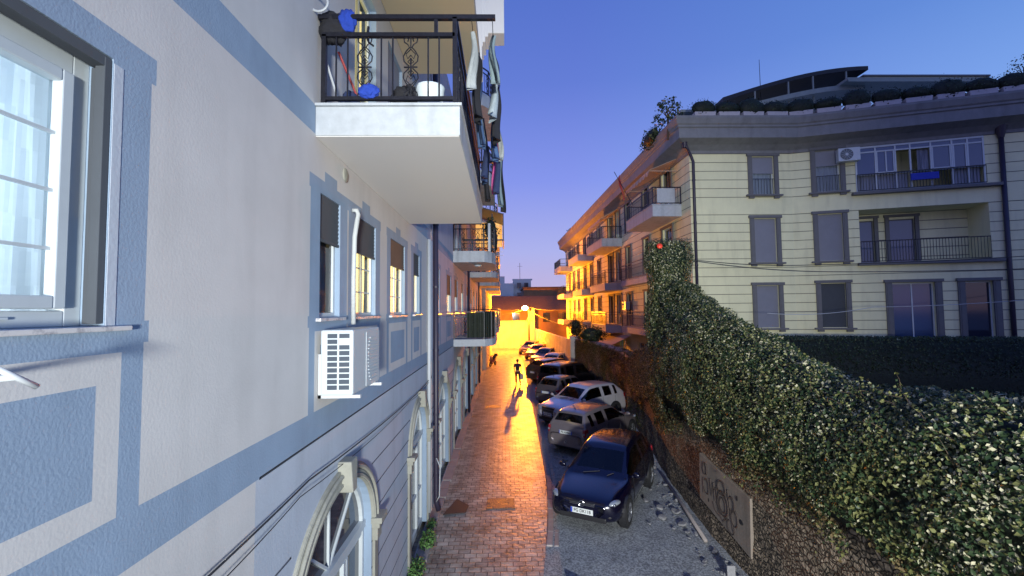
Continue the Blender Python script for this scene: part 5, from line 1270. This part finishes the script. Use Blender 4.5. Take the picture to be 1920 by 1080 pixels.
mb = MB(); mb.box(3.76, 4.1, 59.7, 60.5, 0, 5.2); mb.hexa([(3.0, 59.8, 3.72), (3.76, 59.8, 3.72), (3.76, 60.2, 3.72), (3.0, 60.2, 3.72), (3.72, 59.8, 5.2), (3.76, 59.8, 5.2), (3.76, 60.2, 5.2), (3.72, 60.2, 5.2)]); mb.build('gable', 'far_wall', EW)
FB = empty('house', (6, 66, 0), 'low house with a dark tiled roof behind the street lamp', 'house')
mb = MB(); mb.box(-4, 12.5, 63, 72, 0, 5.2); mb.build('wall', mat('brown_wall', (.24, .14, .075), .9, bump=.4, bscale=4, var=.2, vscale=1), FB)
mb = MB(); mb.hexa([(-4.5, 62.4, 5.1), (13, 62.4, 5.1), (13, 73, 5.1), (-4.5, 73, 5.1), (-4.5, 66.5, 7.2), (13, 66.5, 7.2), (13, 67, 7.2), (-4.5, 67, 7.2)]); mb.build('roof', 'roof_tile', FB)
for x in (-2, 1.2, 5.5, 8.2, 10.6):
    mb = MB(); mb.box(x, x+1.0, 62.93, 62.99, 3.4, 4.7); mb.build('window', 'dark_glass', FB)
FB2 = empty('building', (7.8, 78, 0), 'brown flat topped building rising behind the tiled roof', 'building')
mb = MB(); mb.box(3.3, 12.5, 74, 84, 0, 8.7); mb.build('wall', mat('brown_wall', (.24, .14, .075), .9, bump=.4, bscale=4, var=.2, vscale=1), FB2)  # orange in this brown replaces lamplight that does not reach the block
mb = MB(); mb.box(3.1, 12.7, 73.8, 84.2, 8.7, 8.95); mb.build('parapet', 'roof_tile', FB2)
FB3 = empty('building', (0, 104, 0), 'small white stepped building far beyond the lamp with roof antennas', 'building')
mb = MB(); mb.box(-5.5, 2.2, 100, 112, 0, 11.2); mb.box(-3.5, 0.2, 100.2, 110, 11.2, 12.8); mb.box(2.2, 6.2, 101, 110, 0, 12.0); mb.box(2.0, 6.5, 101.0, 103, 12, 12.25); mb.build('wall', 'far_white', FB3)
for x, z in ((-2.8, 11.5), (3.0, 10.2), (4.6, 10.2), (3.0, 8.0)):
    mb = MB(); mb.box(x, x+.9, 99.93, 100.99 if x > 2 else 99.99, z, z+1.1); mb.build('window', 'dark_glass', FB3)
mb = MB(); mb.tube([(3.8, 104, 12.2), (3.8, 104, 16.2)], .05, 5); mb.bar((3.2, 104, 15.4), (4.4, 104, 15.4), .04); mb.build('antenna', 'dark_metal', FB3)
mb = MB(); mb.tube([(-1.5, 104, 12.8), (-1.5, 104, 14.4)], .04, 5); mb.build('antenna', 'dark_metal', FB3)
FB4 = empty('building', (-7, 90, 0), 'pale far block half hidden by the left hand balconies', 'building')
mb = MB(); mb.box(-12, -1.2, 84, 96, 0, 10.3); mb.build('wall', 'far_white', FB4)
# distant ridge so that the horizon is closed
mb = MB(); n = 60
for i in range(n+1):
    x = -300+700*i/n; h = 14+5*math.sin(i*.5)+3*math.sin(i*1.3); mb.v += [(x, 700, 0), (x, 720, h), (x, 900, 0)]
for i in range(n):
    a = 3*i; mb.f += [(a, a+3, a+4, a+1), (a+1, a+4, a+5, a+2)]; mb.m += [0, 0]
struct('hills', mb, 'garden_soil')
# cables
def cable_thing(pts, r, label, name='power_cable', m='cable', sag=0.):
    mb = MB()
    for path in pts:
        full = []
        for a, b in zip(path[:-1], path[1:]):
            a, b = Vector(a), Vector(b)
            for k in range(12): t = k/12; q = a.lerp(b, t); q.z -= sag*4*t*(1-t); full.append(q)
        full.append(Vector(path[-1])); mb.tube(full, r, 5)
    return tag(mb.build(name, m, smooth=True), label, 'cable')
cable_thing([[(-1.83, -1, 3.40), (-1.80, 1.2, 3.42), (-1.80, 4.2, 3.47), (-1.80, 8.5, 3.34), (-1.80, 11.1, 3.40)]], .008, 'thick grey cable strung along the left facade above the arched doors', sag=.03)
cable_thing([[(-1.83, -1, 3.30), (-1.79, 1.2, 3.36), (-1.79, 4.0, 3.40), (-1.79, 8.6, 3.32), (-1.80, 11.1, 3.38)]], .0045, 'thin black cable sagging just below the thick one on the left facade', sag=.07)
cable_thing([[(3.0, 54, 5.3), (-1.5, 44, 5.4)], [(3.0, 54, 5.35), (-1.7, 50, 4.6)]], .018, 'two wires from the street lamp to the left hand buildings', sag=.25)
cable_thing([[(3.0, 54, 5.4), (8.3, 46, 5.3)], [(3.0, 54, 5.0), (8.2, 40, 3.0)]], .018, 'two wires from the street lamp to the cream building', sag=.35)
cable_thing([[(8.9, 20.3, 7.25), (14, 20.0, 6.95), (24, 16, 7.1)], [(8.9, 20.3, 7.2), (14.5, 19.6, 6.6), (24, 15.6, 6.5)]], .016, 'pair of dark cables across the front of the cream building', sag=.1)
cable_thing([[(4.95, 13, 6.3), (8.9, 20.3, 7.25)], [(4.95, 13, 6.1), (8.9, 20.3, 4.1)]], .018, 'cables from the ivy column to the corner downpipe', sag=.1)
cable_thing([[(10.5, 17.6, 4.8), (15, 17.9, 5.0), (22, 14.5, 5.6)]], .012, 'thin pale cable in front of the lowest windows of the cream building', m='white_pipe', sag=.15)

# ------------------------------------------------------------------ person walking away from the camera
def person(x, y):
    root = tag(bpy.data.objects.new('person', None), 'person in a dark top walking away down the lane, carrying a pale bag', 'person'); COL.objects.link(root); root.location = (x, y, 0)
    def skin(name, joints, bones, m, parent=root, lv=2):
        me = bpy.data.meshes.new(name); me.from_pydata([j[:3] for j in joints], bones, []); o = bpy.data.objects.new(name, me); COL.objects.link(o); o.parent = parent
        md = o.modifiers.new('skin', 'SKIN'); md.use_smooth_shade = True
        for i, j in enumerate(joints): me.skin_vertices[0].data[i].radius = (j[3], j[4] if len(j) > 4 else j[3]); me.skin_vertices[0].data[i].use_root = (i == 0)
        o.modifiers.new('sub', 'SUBSURF').render_levels = lv; me.materials.append(MATS[m]); return o
    body = skin('body', [(0, 0, .92, .13, .10), (0, 0, 1.08, .125, .09), (0, .01, 1.30, .16, .10), (0, .01, 1.43, .07, .07), (0, .015, 1.50, .05), (0, .03, 1.60, .085, .10), (0, .03, 1.69, .065, .075),
        (-.18, .01, 1.38, .055), (-.23, -.02, 1.12, .04), (-.22, .10, .90, .03), (-.22, .13, .83, .028),
        (.18, .01, 1.38, .055), (.25, .0, 1.12, .04), (.23, .04, .90, .03), (.23, .05, .82, .028),
        (-.09, 0, .86, .085), (-.10, .14, .48, .058), (-.10, .10, .09, .04), (-.10, .22, .03, .032),
        (.09, 0, .86, .085), (.13, -.02, .48, .058), (.17, -.22, .12, .04), (.17, -.12, .03, .032)],
        [(0, 1), (1, 2), (2, 3), (3, 4), (4, 5), (5, 6), (2, 7), (7, 8), (8, 9), (9, 10), (2, 11), (11, 12), (12, 13), (13, 14), (0, 15), (15, 16), (16, 17), (17, 18), (0, 19), (19, 20), (20, 21), (21, 22)], 'skin')
    skin('top', [(0, 0, .95, .145, .115), (0, 0, 1.1, .14, .105), (0, .01, 1.32, .175, .115), (0, .01, 1.42, .085, .08), (-.19, .01, 1.38, .068), (-.235, -.02, 1.17, .056), (.19, .01, 1.38, .068), (.255, 0, 1.17, .056)], [(0, 1), (1, 2), (2, 3), (2, 4), (4, 5), (2, 6), (6, 7)], 'dark_cloth')
    skin('trousers', [(0, 0, .93, .14, .115), (-.09, 0, .85, .10), (-.10, .14, .48, .075), (-.10, .10, .14, .06), (.09, 0, .85, .10), (.13, -.02, .48, .075), (.17, -.21, .16, .06)], [(0, 1), (1, 2), (2, 3), (0, 4), (4, 5), (5, 6)], 'brown_cloth')
    mb = MB(); mb.ell((0, .015, 1.645), .095, .11, .105, 14, 9); h = mb.build('hair', 'ink', root, smooth=True, local=True)
    mb = MB()
    for s, xx in ((-1, -.10), (1, .17)): mb.ell((xx, .2 if s < 0 else -.15, .045), .05, .13, .045, 10, 6)
    mb.build('shoe', 'ink', root, smooth=True, local=True)
    for s, yy_ in ((-1, .13), (1, .05)):
        for k in range(5):
            dx = -.03+.014*k if k < 4 else s*-.045; mb2 = MB(); mb2.tube([(s*.225+dx*.8, yy_+.01, .81), (s*.225+dx, yy_+.02, .77-.01*(k % 3)), (s*.225+dx*.9, yy_+.01, .735-.008*(k % 3))], [.009, .008, .006], 5); mb2.build('finger', 'skin', root, smooth=True, local=True)
    bg_ = tag(bpy.data.objects.new('bag', None), 'pale shopping bag held at the right side of the walking person', 'bag'); COL.objects.link(bg_); bg_.location = (x+.27, y-.02, .38)
    mb = MB(); mb.hexa([(-.13, -.10, 0), (.14, -.10, 0), (.14, .12, 0), (-.13, .12, 0), (-.10, -.05, .40), (.10, -.05, .40), (.10, .06, .40), (-.10, .06, .40)]); mb.build('sack', 'pale_bag', bg_, local=True, bevel=.05)
    mb = MB(); mb.tube([(-.05, 0, .38), (-.045, .05, .44), (.0, .07, .46), (.03, .05, .44), (.05, 0, .38)], .008, 5); mb.build('handle', 'pale_bag', bg_, local=True)
person(.88, 30.3)
# parked scooter by the left wall
def scooter(x, y, ang):
    root = empty('motor_scooter', (x, y, 0), 'small motor scooter parked against the left wall, glowing orange', 'scooter'); root.rotation_euler = (0, 0, R_(ang))
    for yy_ in (.62, -.58):
        mb = MB(); mb.lathe([(.12, -.05), (.2, -.05), (.23, 0), (.2, .05), (.12, .05)], (0, yy_, .23), 18, 'x'); w = mb.build('wheel', 'rubber', root, smooth=True, local=True)
        mb = MB(); mb.lathe([(0, -.03), (.13, -.03), (.13, .03), (0, .03)], (0, yy_, .23), 12, 'x'); mb.build('rim', 'alloy', w, local=True)
    mb = MB(); mb.tube([(0, -.75, .55), (0, -.45, .62), (0, -.1, .5), (0, .1, .28), (0, .35, .28), (0, .5, .6), (0, .47, .95)], [.06, .16, .15, .12, .13, .15, .09], 10); mb.build('body', 'paint_red', root, smooth=True, local=True)
    mb = MB(); mb.tube([(0, -.72, .76), (0, -.3, .80), (0, -.02, .74)], [.08, .14, .09], 8); mb.build('saddle', 'rubber', root, smooth=True, local=True)
    mb = MB(); mb.tube([(-.33, .36, 1.03), (-.1, .45, 1.02), (.1, .45, 1.02), (.33, .36, 1.03)], .018, 6); mb.tube([(0, .62, .3), (0, .5, .98)], .03, 6); mb.build('handlebar', 'dark_metal', root, local=True)
    mb = MB(); mb.ell((0, .56, .85), .08, .06, .07); mb.build('headlight', 'lamp_clear', root, smooth=True, local=True)
    mb = MB(); mb.box(-.14, .14, -.9, -.62, .82, 1.08); mb.build('top_box', 'black_plastic', root, local=True, bevel=.04)
scooter(-1.05, 40.8, 160)

# ------------------------------------------------------------------ rubble, graffiti panel, edge pipe, weeds
def rock(x, y, s, flat, lab, g):
    bm = bmesh.new(); bmesh.ops.create_icosphere(bm, subdivisions=2, radius=1)
    for v in bm.verts:
        k = 1+.35*mnoise.noise(v.co*1.7+Vector((x*7, y*5, s*90))); v.co = Vector((max(-.8, min(.8, v.co.x*k)), max(-.75, min(.75, v.co.y*k)), max(-.5, min(.6, v.co.z*k))))
    me = bpy.data.meshes.new('stone'); bm.to_mesh(me); bm.free(); o = bpy.data.objects.new('stone', me); COL.objects.link(o); me.materials.append(MATS['rubble'])
    o.location = (x, y, s*flat*.35+.05); o.scale = (s, s*random.uniform(.5, 1.1), s*flat); o.rotation_euler = (random.uniform(-.2, .2), random.uniform(-.2, .2), random.uniform(0, 6)); tag(o, lab, 'stone', g)
for i in range(110):
    y = 8.3+random.random()*8.2; x = wx(y)-.22-abs(random.gauss(0, .42)); rock(x, y, random.choice((.03, .04, .05, .07, .04, .11)), random.uniform(.25, .6), 'loose pale broken stone in the rubble along the foot of the ivy wall', 'loose stones at the foot of the wall')
for i in range(90):
    y = 14+random.random()*20; x = kx(y)+.35+random.random()*.5; rock(x, y, random.choice((.035, .05, .07, .05)), random.uniform(.5, .8), 'small stone on the gravel strip between the pavers and the parked cars', 'stones along the gravel strip')
rock(1.25, 8.35, .16, .35, 'flat broken slab of stone on the gravel near the bottom of the photo', None)
mb = MB(); mb.tube([(4.68, 13.6, .10), (4.40, 11.2, .12), (4.22, 9.6, .10)], .04, 8); tag(mb.build('pipe', 'kerb_stone', smooth=True), 'thin grey pipe lying along the foot of the wall', 'pipe')
mb = MB(); mb.box(4.05, 4.2, 8.35, 8.38, .05, .28); tag(mb.build('board', 'rubble', bevel=.005), 'small upright pale board among the rubble by the wall', 'board')
GP = empty('graffiti_panel', (4.47, 9.4, .5), 'flat rendered panel with dark curly graffiti set on the stone wall', 'panel')
mat('render_panel', (.24, .20, .17), .85, bump=.3, bscale=30, var=.12, vscale=5, stain=.3)
mb = MB(); mb.hexa([(4.47, 8.3, .42), (4.62, 8.3, .42), (4.62, 10.42, .66), (4.47, 10.42, .66), (4.49, 8.3, 1.50), (4.62, 8.3, 1.50), (4.62, 10.42, 1.68), (4.49, 10.42, 1.68)]); mb.build('render', 'render_panel', GP, bevel=.01)
mb = MB(); X = 4.476
def gl(pts, r=.016): mb.tube([(X, a, b) for a, b in pts], r, 5)
def gc(cy, cz, ry, rz, a0=0, a1=6.3, r=.016): gl([(cy+ry*math.cos(t), cz+rz*math.sin(t)) for t in np.linspace(a0, a1, 18)], r)
gc(10.1, 1.42, .09, .13); gc(10.05, 1.05, .12, .16, .8, 6); gl([(10.2, 1.2), (10.2, .85)]); gl([(9.85, 1.3), (9.8, .95), (9.7, 1.25), (9.65, .9)])
gc(9.35, 1.28, .17, .14); gc(9.3, .98, .22, .24, r=.022); gc(9.32, .95, .13, .15); gc(9.4, 1.1, .28, .1, 0, 3.2)
gl([(9.6, 1.2), (9.5, .75), (9.35, .62), (9.15, .75)]); gc(8.95, 1.12, .11, .14, .5, 5.8); gc(8.85, .88, .12, .15); gc(9.0, .66, .14, .13, 2.6, 7.4); gl([(9.1, 1.35), (8.98, .8), (8.9, .6)]); gl([(9.75, .85), (9.65, .7), (9.5, .66)])
mb.build('graffiti', mat('spray', (.06, .045, .04), .8), GP)
mb = MB(); mb.ell((4.476, 8.62, .93), .006, .07, .05); mb.ell((4.476, 8.75, 1.32), .006, .03, .05); mb.ell((4.476, 9.98, .78), .006, .04, .05); mb.build('hole', 'ink', GP)
def weed(x, y, r, n, lab):
    root = empty('weed', (x, y, 0), lab, 'weed'); d = rng.normal(size=(n, 3)); d[:, 2] = abs(d[:, 2]); d /= np.linalg.norm(d, axis=1, keepdims=True)
    P = np.array([x, y, .03])+d*np.array([r*.6, r*1.3, r*.9])*rng.random((n, 1))**.5; P[:, 0] = np.maximum(P[:, 0], -1.84)
    leaf_mesh('foliage', P, d+rng.normal(size=(n, 3))*.5+np.array([0, -.3, .6]), rng.uniform(.03, .07, n), ['weed_leaf', 'leaf'], rng.choice(2, n, p=[.7, .3]), root)
mat('weed_leaf', (.10, .22, .05), .6)
weed(-1.72, 8.75, .32, 700, 'bright green weeds at the wall foot by the first arch, nearest the camera'); weed(-1.68, 9.9, .30, 700, 'leafy green weed clump at the foot of the second arch'); weed(-1.72, 10.6, .2, 300, 'small tuft of weeds by the foot of the downpipe'); weed(-1.75, 8.0, .25, 400, 'weeds at the lower edge of the photo under the first arch')

# ------------------------------------------------------------------ laundry, things on the near balcony
def col(name, c): mat(name, c, .9, bump=.25, bscale=40, var=.12, vscale=6); return name
CLOTH = dict(white=col('cloth_white', (.32, .35, .36)), black=col('cloth_black', (.015, .015, .02)), denim=col('cloth_denim', (.05, .10, .22)), navy=col('cloth_navy', (.018, .03, .09)), grey=col('cloth_grey', (.30, .36, .40)), pink=col('cloth_pink', (.6, .10, .30)), red=col('cloth_red', (.4, .06, .06)), pale=col('cloth_pale', (.17, .23, .25)), blue=col('cloth_blue', (.015, .05, .35)))
def sheetlike(outline, x, y, ztop, w, h, m, name, label, cat, fold=.05, seed=0):
    """cloth hanging along Y below a line: outline(t)->half width factor; gathered folds give it thickness"""
    mb = MB(); nu, nv = 10, 12
    for side in (0, 1):
        for j in range(nv+1):
            t = j/nv; hw = outline(t)*w/2
            for i in range(nu+1):
                s = i/nu*2-1; off = fold*math.sin(s*4+seed+t*1.5)*(.3+t)+(.018 if side else -.018)*(1-.4*abs(s)); mb.v.append((x+off+.02*math.sin(t*5+seed), y+s*hw+.03*math.sin(t*4+seed), ztop-t*h))
    q = (nu+1); tot = (nv+1)*q
    for side in (0, 1):
        for j in range(nv):
            for i in range(nu): a = side*tot+j*q+i; mb.f.append((a, a+1, a+q+1, a+q)); mb.m.append(0)
    for j in range(nv):
        for i in (0, nu): a = j*q+i; mb.f.append((a, a+q, tot+a+q, tot+a)); mb.m.append(0)
    for i in range(nu): a = nv*q+i; mb.f.append((a, a+1, tot+a+1, tot+a)); mb.m.append(0)
    o = mb.build(name, m, smooth=True); tag(o, label, cat, 'laundry hanging outside the near balcony'); return o
rect = lambda t: 1.0
point = lambda t: .15+.85*min(1, t*2.2) if t < .6 else 1-.8*(t-.6)/.4
shirt = lambda t: 1.5 if .05 < t < .28 else .9
trous = lambda t: .75 if t < .3 else .6+.12*math.sin(t*20)
sock = lambda t: .5 if t < .65 else .8
items = [
 (-.30, 4.55, 7.93, .34, .62, 'white', point, 'towel', 'white towel hanging in a point, nearest on the inner clothes line', 'towel'),
 (-.27, 5.0, 7.90, .45, .72, 'black', shirt, 'shirt', 'black shirt hanging behind the white towel on the inner line', 'shirt'),
 (-.28, 5.55, 7.88, .40, .80, 'denim', trous, 'trousers', 'blue jeans hanging behind the black shirt', 'trousers'),
 (-.30, 6.1, 7.88, .45, .55, 'grey', rect, 'cloth', 'grey blue cloth hanging midway on the inner line', 'cloth'),
 (-.27, 6.7, 7.88, .5, .85, 'navy', trous, 'trousers', 'navy trousers low on the inner line, past the grey cloth', 'trousers'),
 (-.29, 7.4, 7.90, .45, .75, 'denim', shirt, 'shirt', 'faded denim shirt near the far end of the inner line', 'shirt'),
 (-.28, 8.1, 7.92, .4, .9, 'black', trous, 'trousers', 'black trousers at the far end of the inner line', 'trousers'),
 (-.085, 4.6, 7.93, .22, .52, 'pale', point, 'cloth', 'pale green grey cloth nearest on the outer clothes line', 'cloth'),
 (-.085, 4.95, 7.90, .55, .30, 'navy', shirt, 'shirt', 'navy top bunched behind the pale cloth on the outer line', 'shirt'),
 (-.10, 5.1, 7.88, .4, .62, 'grey', rect, 'shirt', 'white shirt hanging behind the navy top on the outer line', 'shirt'),
 (-.06, 5.6, 7.86, .5, .70, 'black', shirt, 'shirt', 'black long shirt sticking out past the white shirt', 'shirt'),
 (-.10, 6.0, 7.86, .42, .80, 'denim', trous, 'trousers', 'dark jeans on the outer line behind the black long shirt', 'trousers'),
 (-.12, 6.5, 7.86, .35, .55, 'red', sock, 'cloth', 'red and white cloth strip midway along the outer line', 'cloth'),
 (-.04, 6.8, 7.86, .3, .5, 'white', sock, 'towel', 'small white cloth on the outer side of the line, above the sock row', 'towel'),
 (-.09, 7.2, 7.87, .4, .95, 'navy', trous, 'trousers', 'long navy trousers hanging lowest on the outer line', 'trousers'),
 (-.13, 7.6, 7.88, .3, .85, 'pink', rect, 'cloth', 'bright pink cloth near the far end of the outer line', 'cloth'),
 (-.05, 8.0, 7.90, .35, 1.0, 'pale', sock, 'towel', 'pale striped towel at the far end of the outer line', 'towel'),
 (-.01, 8.3, 7.92, .3, 1.05, 'black', sock, 'sock', 'black stockings hanging last on the outer line', 'stockings')]
for i, (x, y, z, w, h, c, f_, nm, lab, cat) in enumerate(items): sheetlike(f_, x, y, z, w*.8, h, CLOTH[c], nm, lab, cat, .03, i*1.3)
def crumple(name, c, r, m, lab, cat, seed=0):
    bm = bmesh.new(); bmesh.ops.create_icosphere(bm, subdivisions=4, radius=1)
    for v in bm.verts:
        k = 1+.28*mnoise.noise(v.co*2.2+Vector((seed, 0, 0)))+.16*mnoise.noise(v.co*6+Vector((seed, 3, 0))); v.co = Vector((v.co.x*k*r[0], v.co.y*k*r[1], v.co.z*k*r[2]))
    me = bpy.data.meshes.new(name); bm.to_mesh(me); bm.free(); [setattr(q, 'use_smooth', True) for q in me.polygons]
    o = bpy.data.objects.new(name, me); COL.objects.link(o); o.location = c; me.materials.append(MATS[m]); return tag(o, lab, cat)
crumple('cloth', (-1.56, 4.40, 7.95), (.09, .06, .12), CLOTH['blue'], 'bright blue cloth thrown over the top rail of the near balcony', 'cloth', 1)
crumple('jacket', (-1.70, 4.45, 7.90), (.15, .10, .17), CLOTH['black'], 'black jacket bundled on the rail next to the bright blue cloth', 'jacket', 4)
crumple('cloth', (-1.33, 4.36, 7.20), (.10, .045, .075), CLOTH['blue'], 'blue cloth tied low on the bars of the near balcony railing', 'cloth', 7)
crumple('bag', (-1.02, 4.7, 7.26), (.17, .16, .15), CLOTH['black'], 'black bag standing on the balcony floor behind the railing', 'bag', 9)
crumple('bag', (-1.62, 4.7, 7.22), (.10, .12, .14), CLOTH['navy'], 'dark blue bag on the balcony floor at the wall end', 'bag', 12)
mb = MB(); mb.lathe([(0, 0), (.12, 0), (.15, .26), (.16, .28), (.145, .28), (.11, .02)], (-.76, 4.62, 7.08), 20)
tag(mb.build('bucket', 'bucket', smooth=True), 'pale grey bucket standing in the corner of the near balcony', 'bucket')
mb = MB(); mb.tube([(-1.72, 4.6, 7.75), (-1.50, 4.9, 7.12)], .013, 6); tag(mb.build('broom_handle', mat('red_stick', (.30, .03, .03), .5)), 'dark red broom stick leaning behind the near balcony railing', 'broom')
mb = MB(); mb.tube([(-1.80, 4.45, 7.6), (-1.66, 4.55, 7.08)], .012, 6); mb.box(-1.72, -1.60, 4.5, 4.6, 7.08, 7.11); tag(mb.build('mop', 'white_pipe'), 'grey mop leaning in the wall corner of the near balcony', 'mop')
# small satellite-like ring and rolled net at the top left of the balcony
mb = MB(); mb.tube([(-1.80+.09*math.cos(t), 4.28, 8.06+.09*math.sin(t)) for t in np.linspace(0, 6.28, 20)], .012, 6); tag(mb.build('hose_coil', 'white_pipe'), 'small coil of white hose at the top corner of the near balcony', 'hose')
# foliage on the balcony of the second building
bush('potted_plant', (-.55, 18.9, 8.45), .35, .5, .55, 500, 'leafy potted plant on the second balcony, dark against the orange light', 'plant', .10, trunk=True, gaps=1.5)
crumple('jacket', (-.33, 18.3, 7.9), (.08, .4, .45), CLOTH['black'], 'dark jackets hanging at the outer rail beside the potted plant', 'jacket', 3)
# clothes line bracket at the left edge
mb = MB(); mb.tube([(-1.85, 1.50, 4.78), (-1.60, 1.50, 4.80)], .012, 8); mb.tube([(-1.62, 1.45, 4.84), (-1.58, 1.55, 4.76)], .010, 8)
tag(mb.build('clothesline_bracket', 'white_pipe', smooth=True), 'small metal cross shaped bracket on the wall below the near window', 'bracket')

# ------------------------------------------------------------------ the white street lamp on the lane, a few metres back from the camera
WP = (1.6, -9.0, 4.4)
WS = empty('street_lamp', (WP[0]+.9, WP[1], 0), 'white street lamp lighting the near end of the lane from behind the camera', 'street lamp')
mb = MB(); mb.tube([(WP[0]+.9, WP[1], 0), (WP[0]+.9, WP[1], WP[2]+.2)], .06, 8); mb.build('pole', 'dark_metal', WS)
mb = MB(); mb.tube([(WP[0]+.9, WP[1], WP[2]+.2), (WP[0]+.2, WP[1], WP[2]+.3)], .03, 8); mb.build('arm', 'dark_metal', WS)
mb = MB(); mb.box(WP[0]-.3, WP[0]+.25, WP[1]-.1, WP[1]+.1, WP[2]+.22, WP[2]+.3); mb.build('lamp_head', 'grey_trim', WS, bevel=.01)
l = bpy.data.lights.new('white_lamp', 'SPOT'); l.spot_size = R_(63); l.spot_blend = 1.0; l.energy = P_WHITE; l.color = C_WHITE; l.shadow_soft_size = .5
o = bpy.data.objects.new('white_lamp', l); COL.objects.link(o); o.parent = WS; o.location = (-.9, 0, WP[2]); o.rotation_euler = (R_(91), 0, R_(-3))
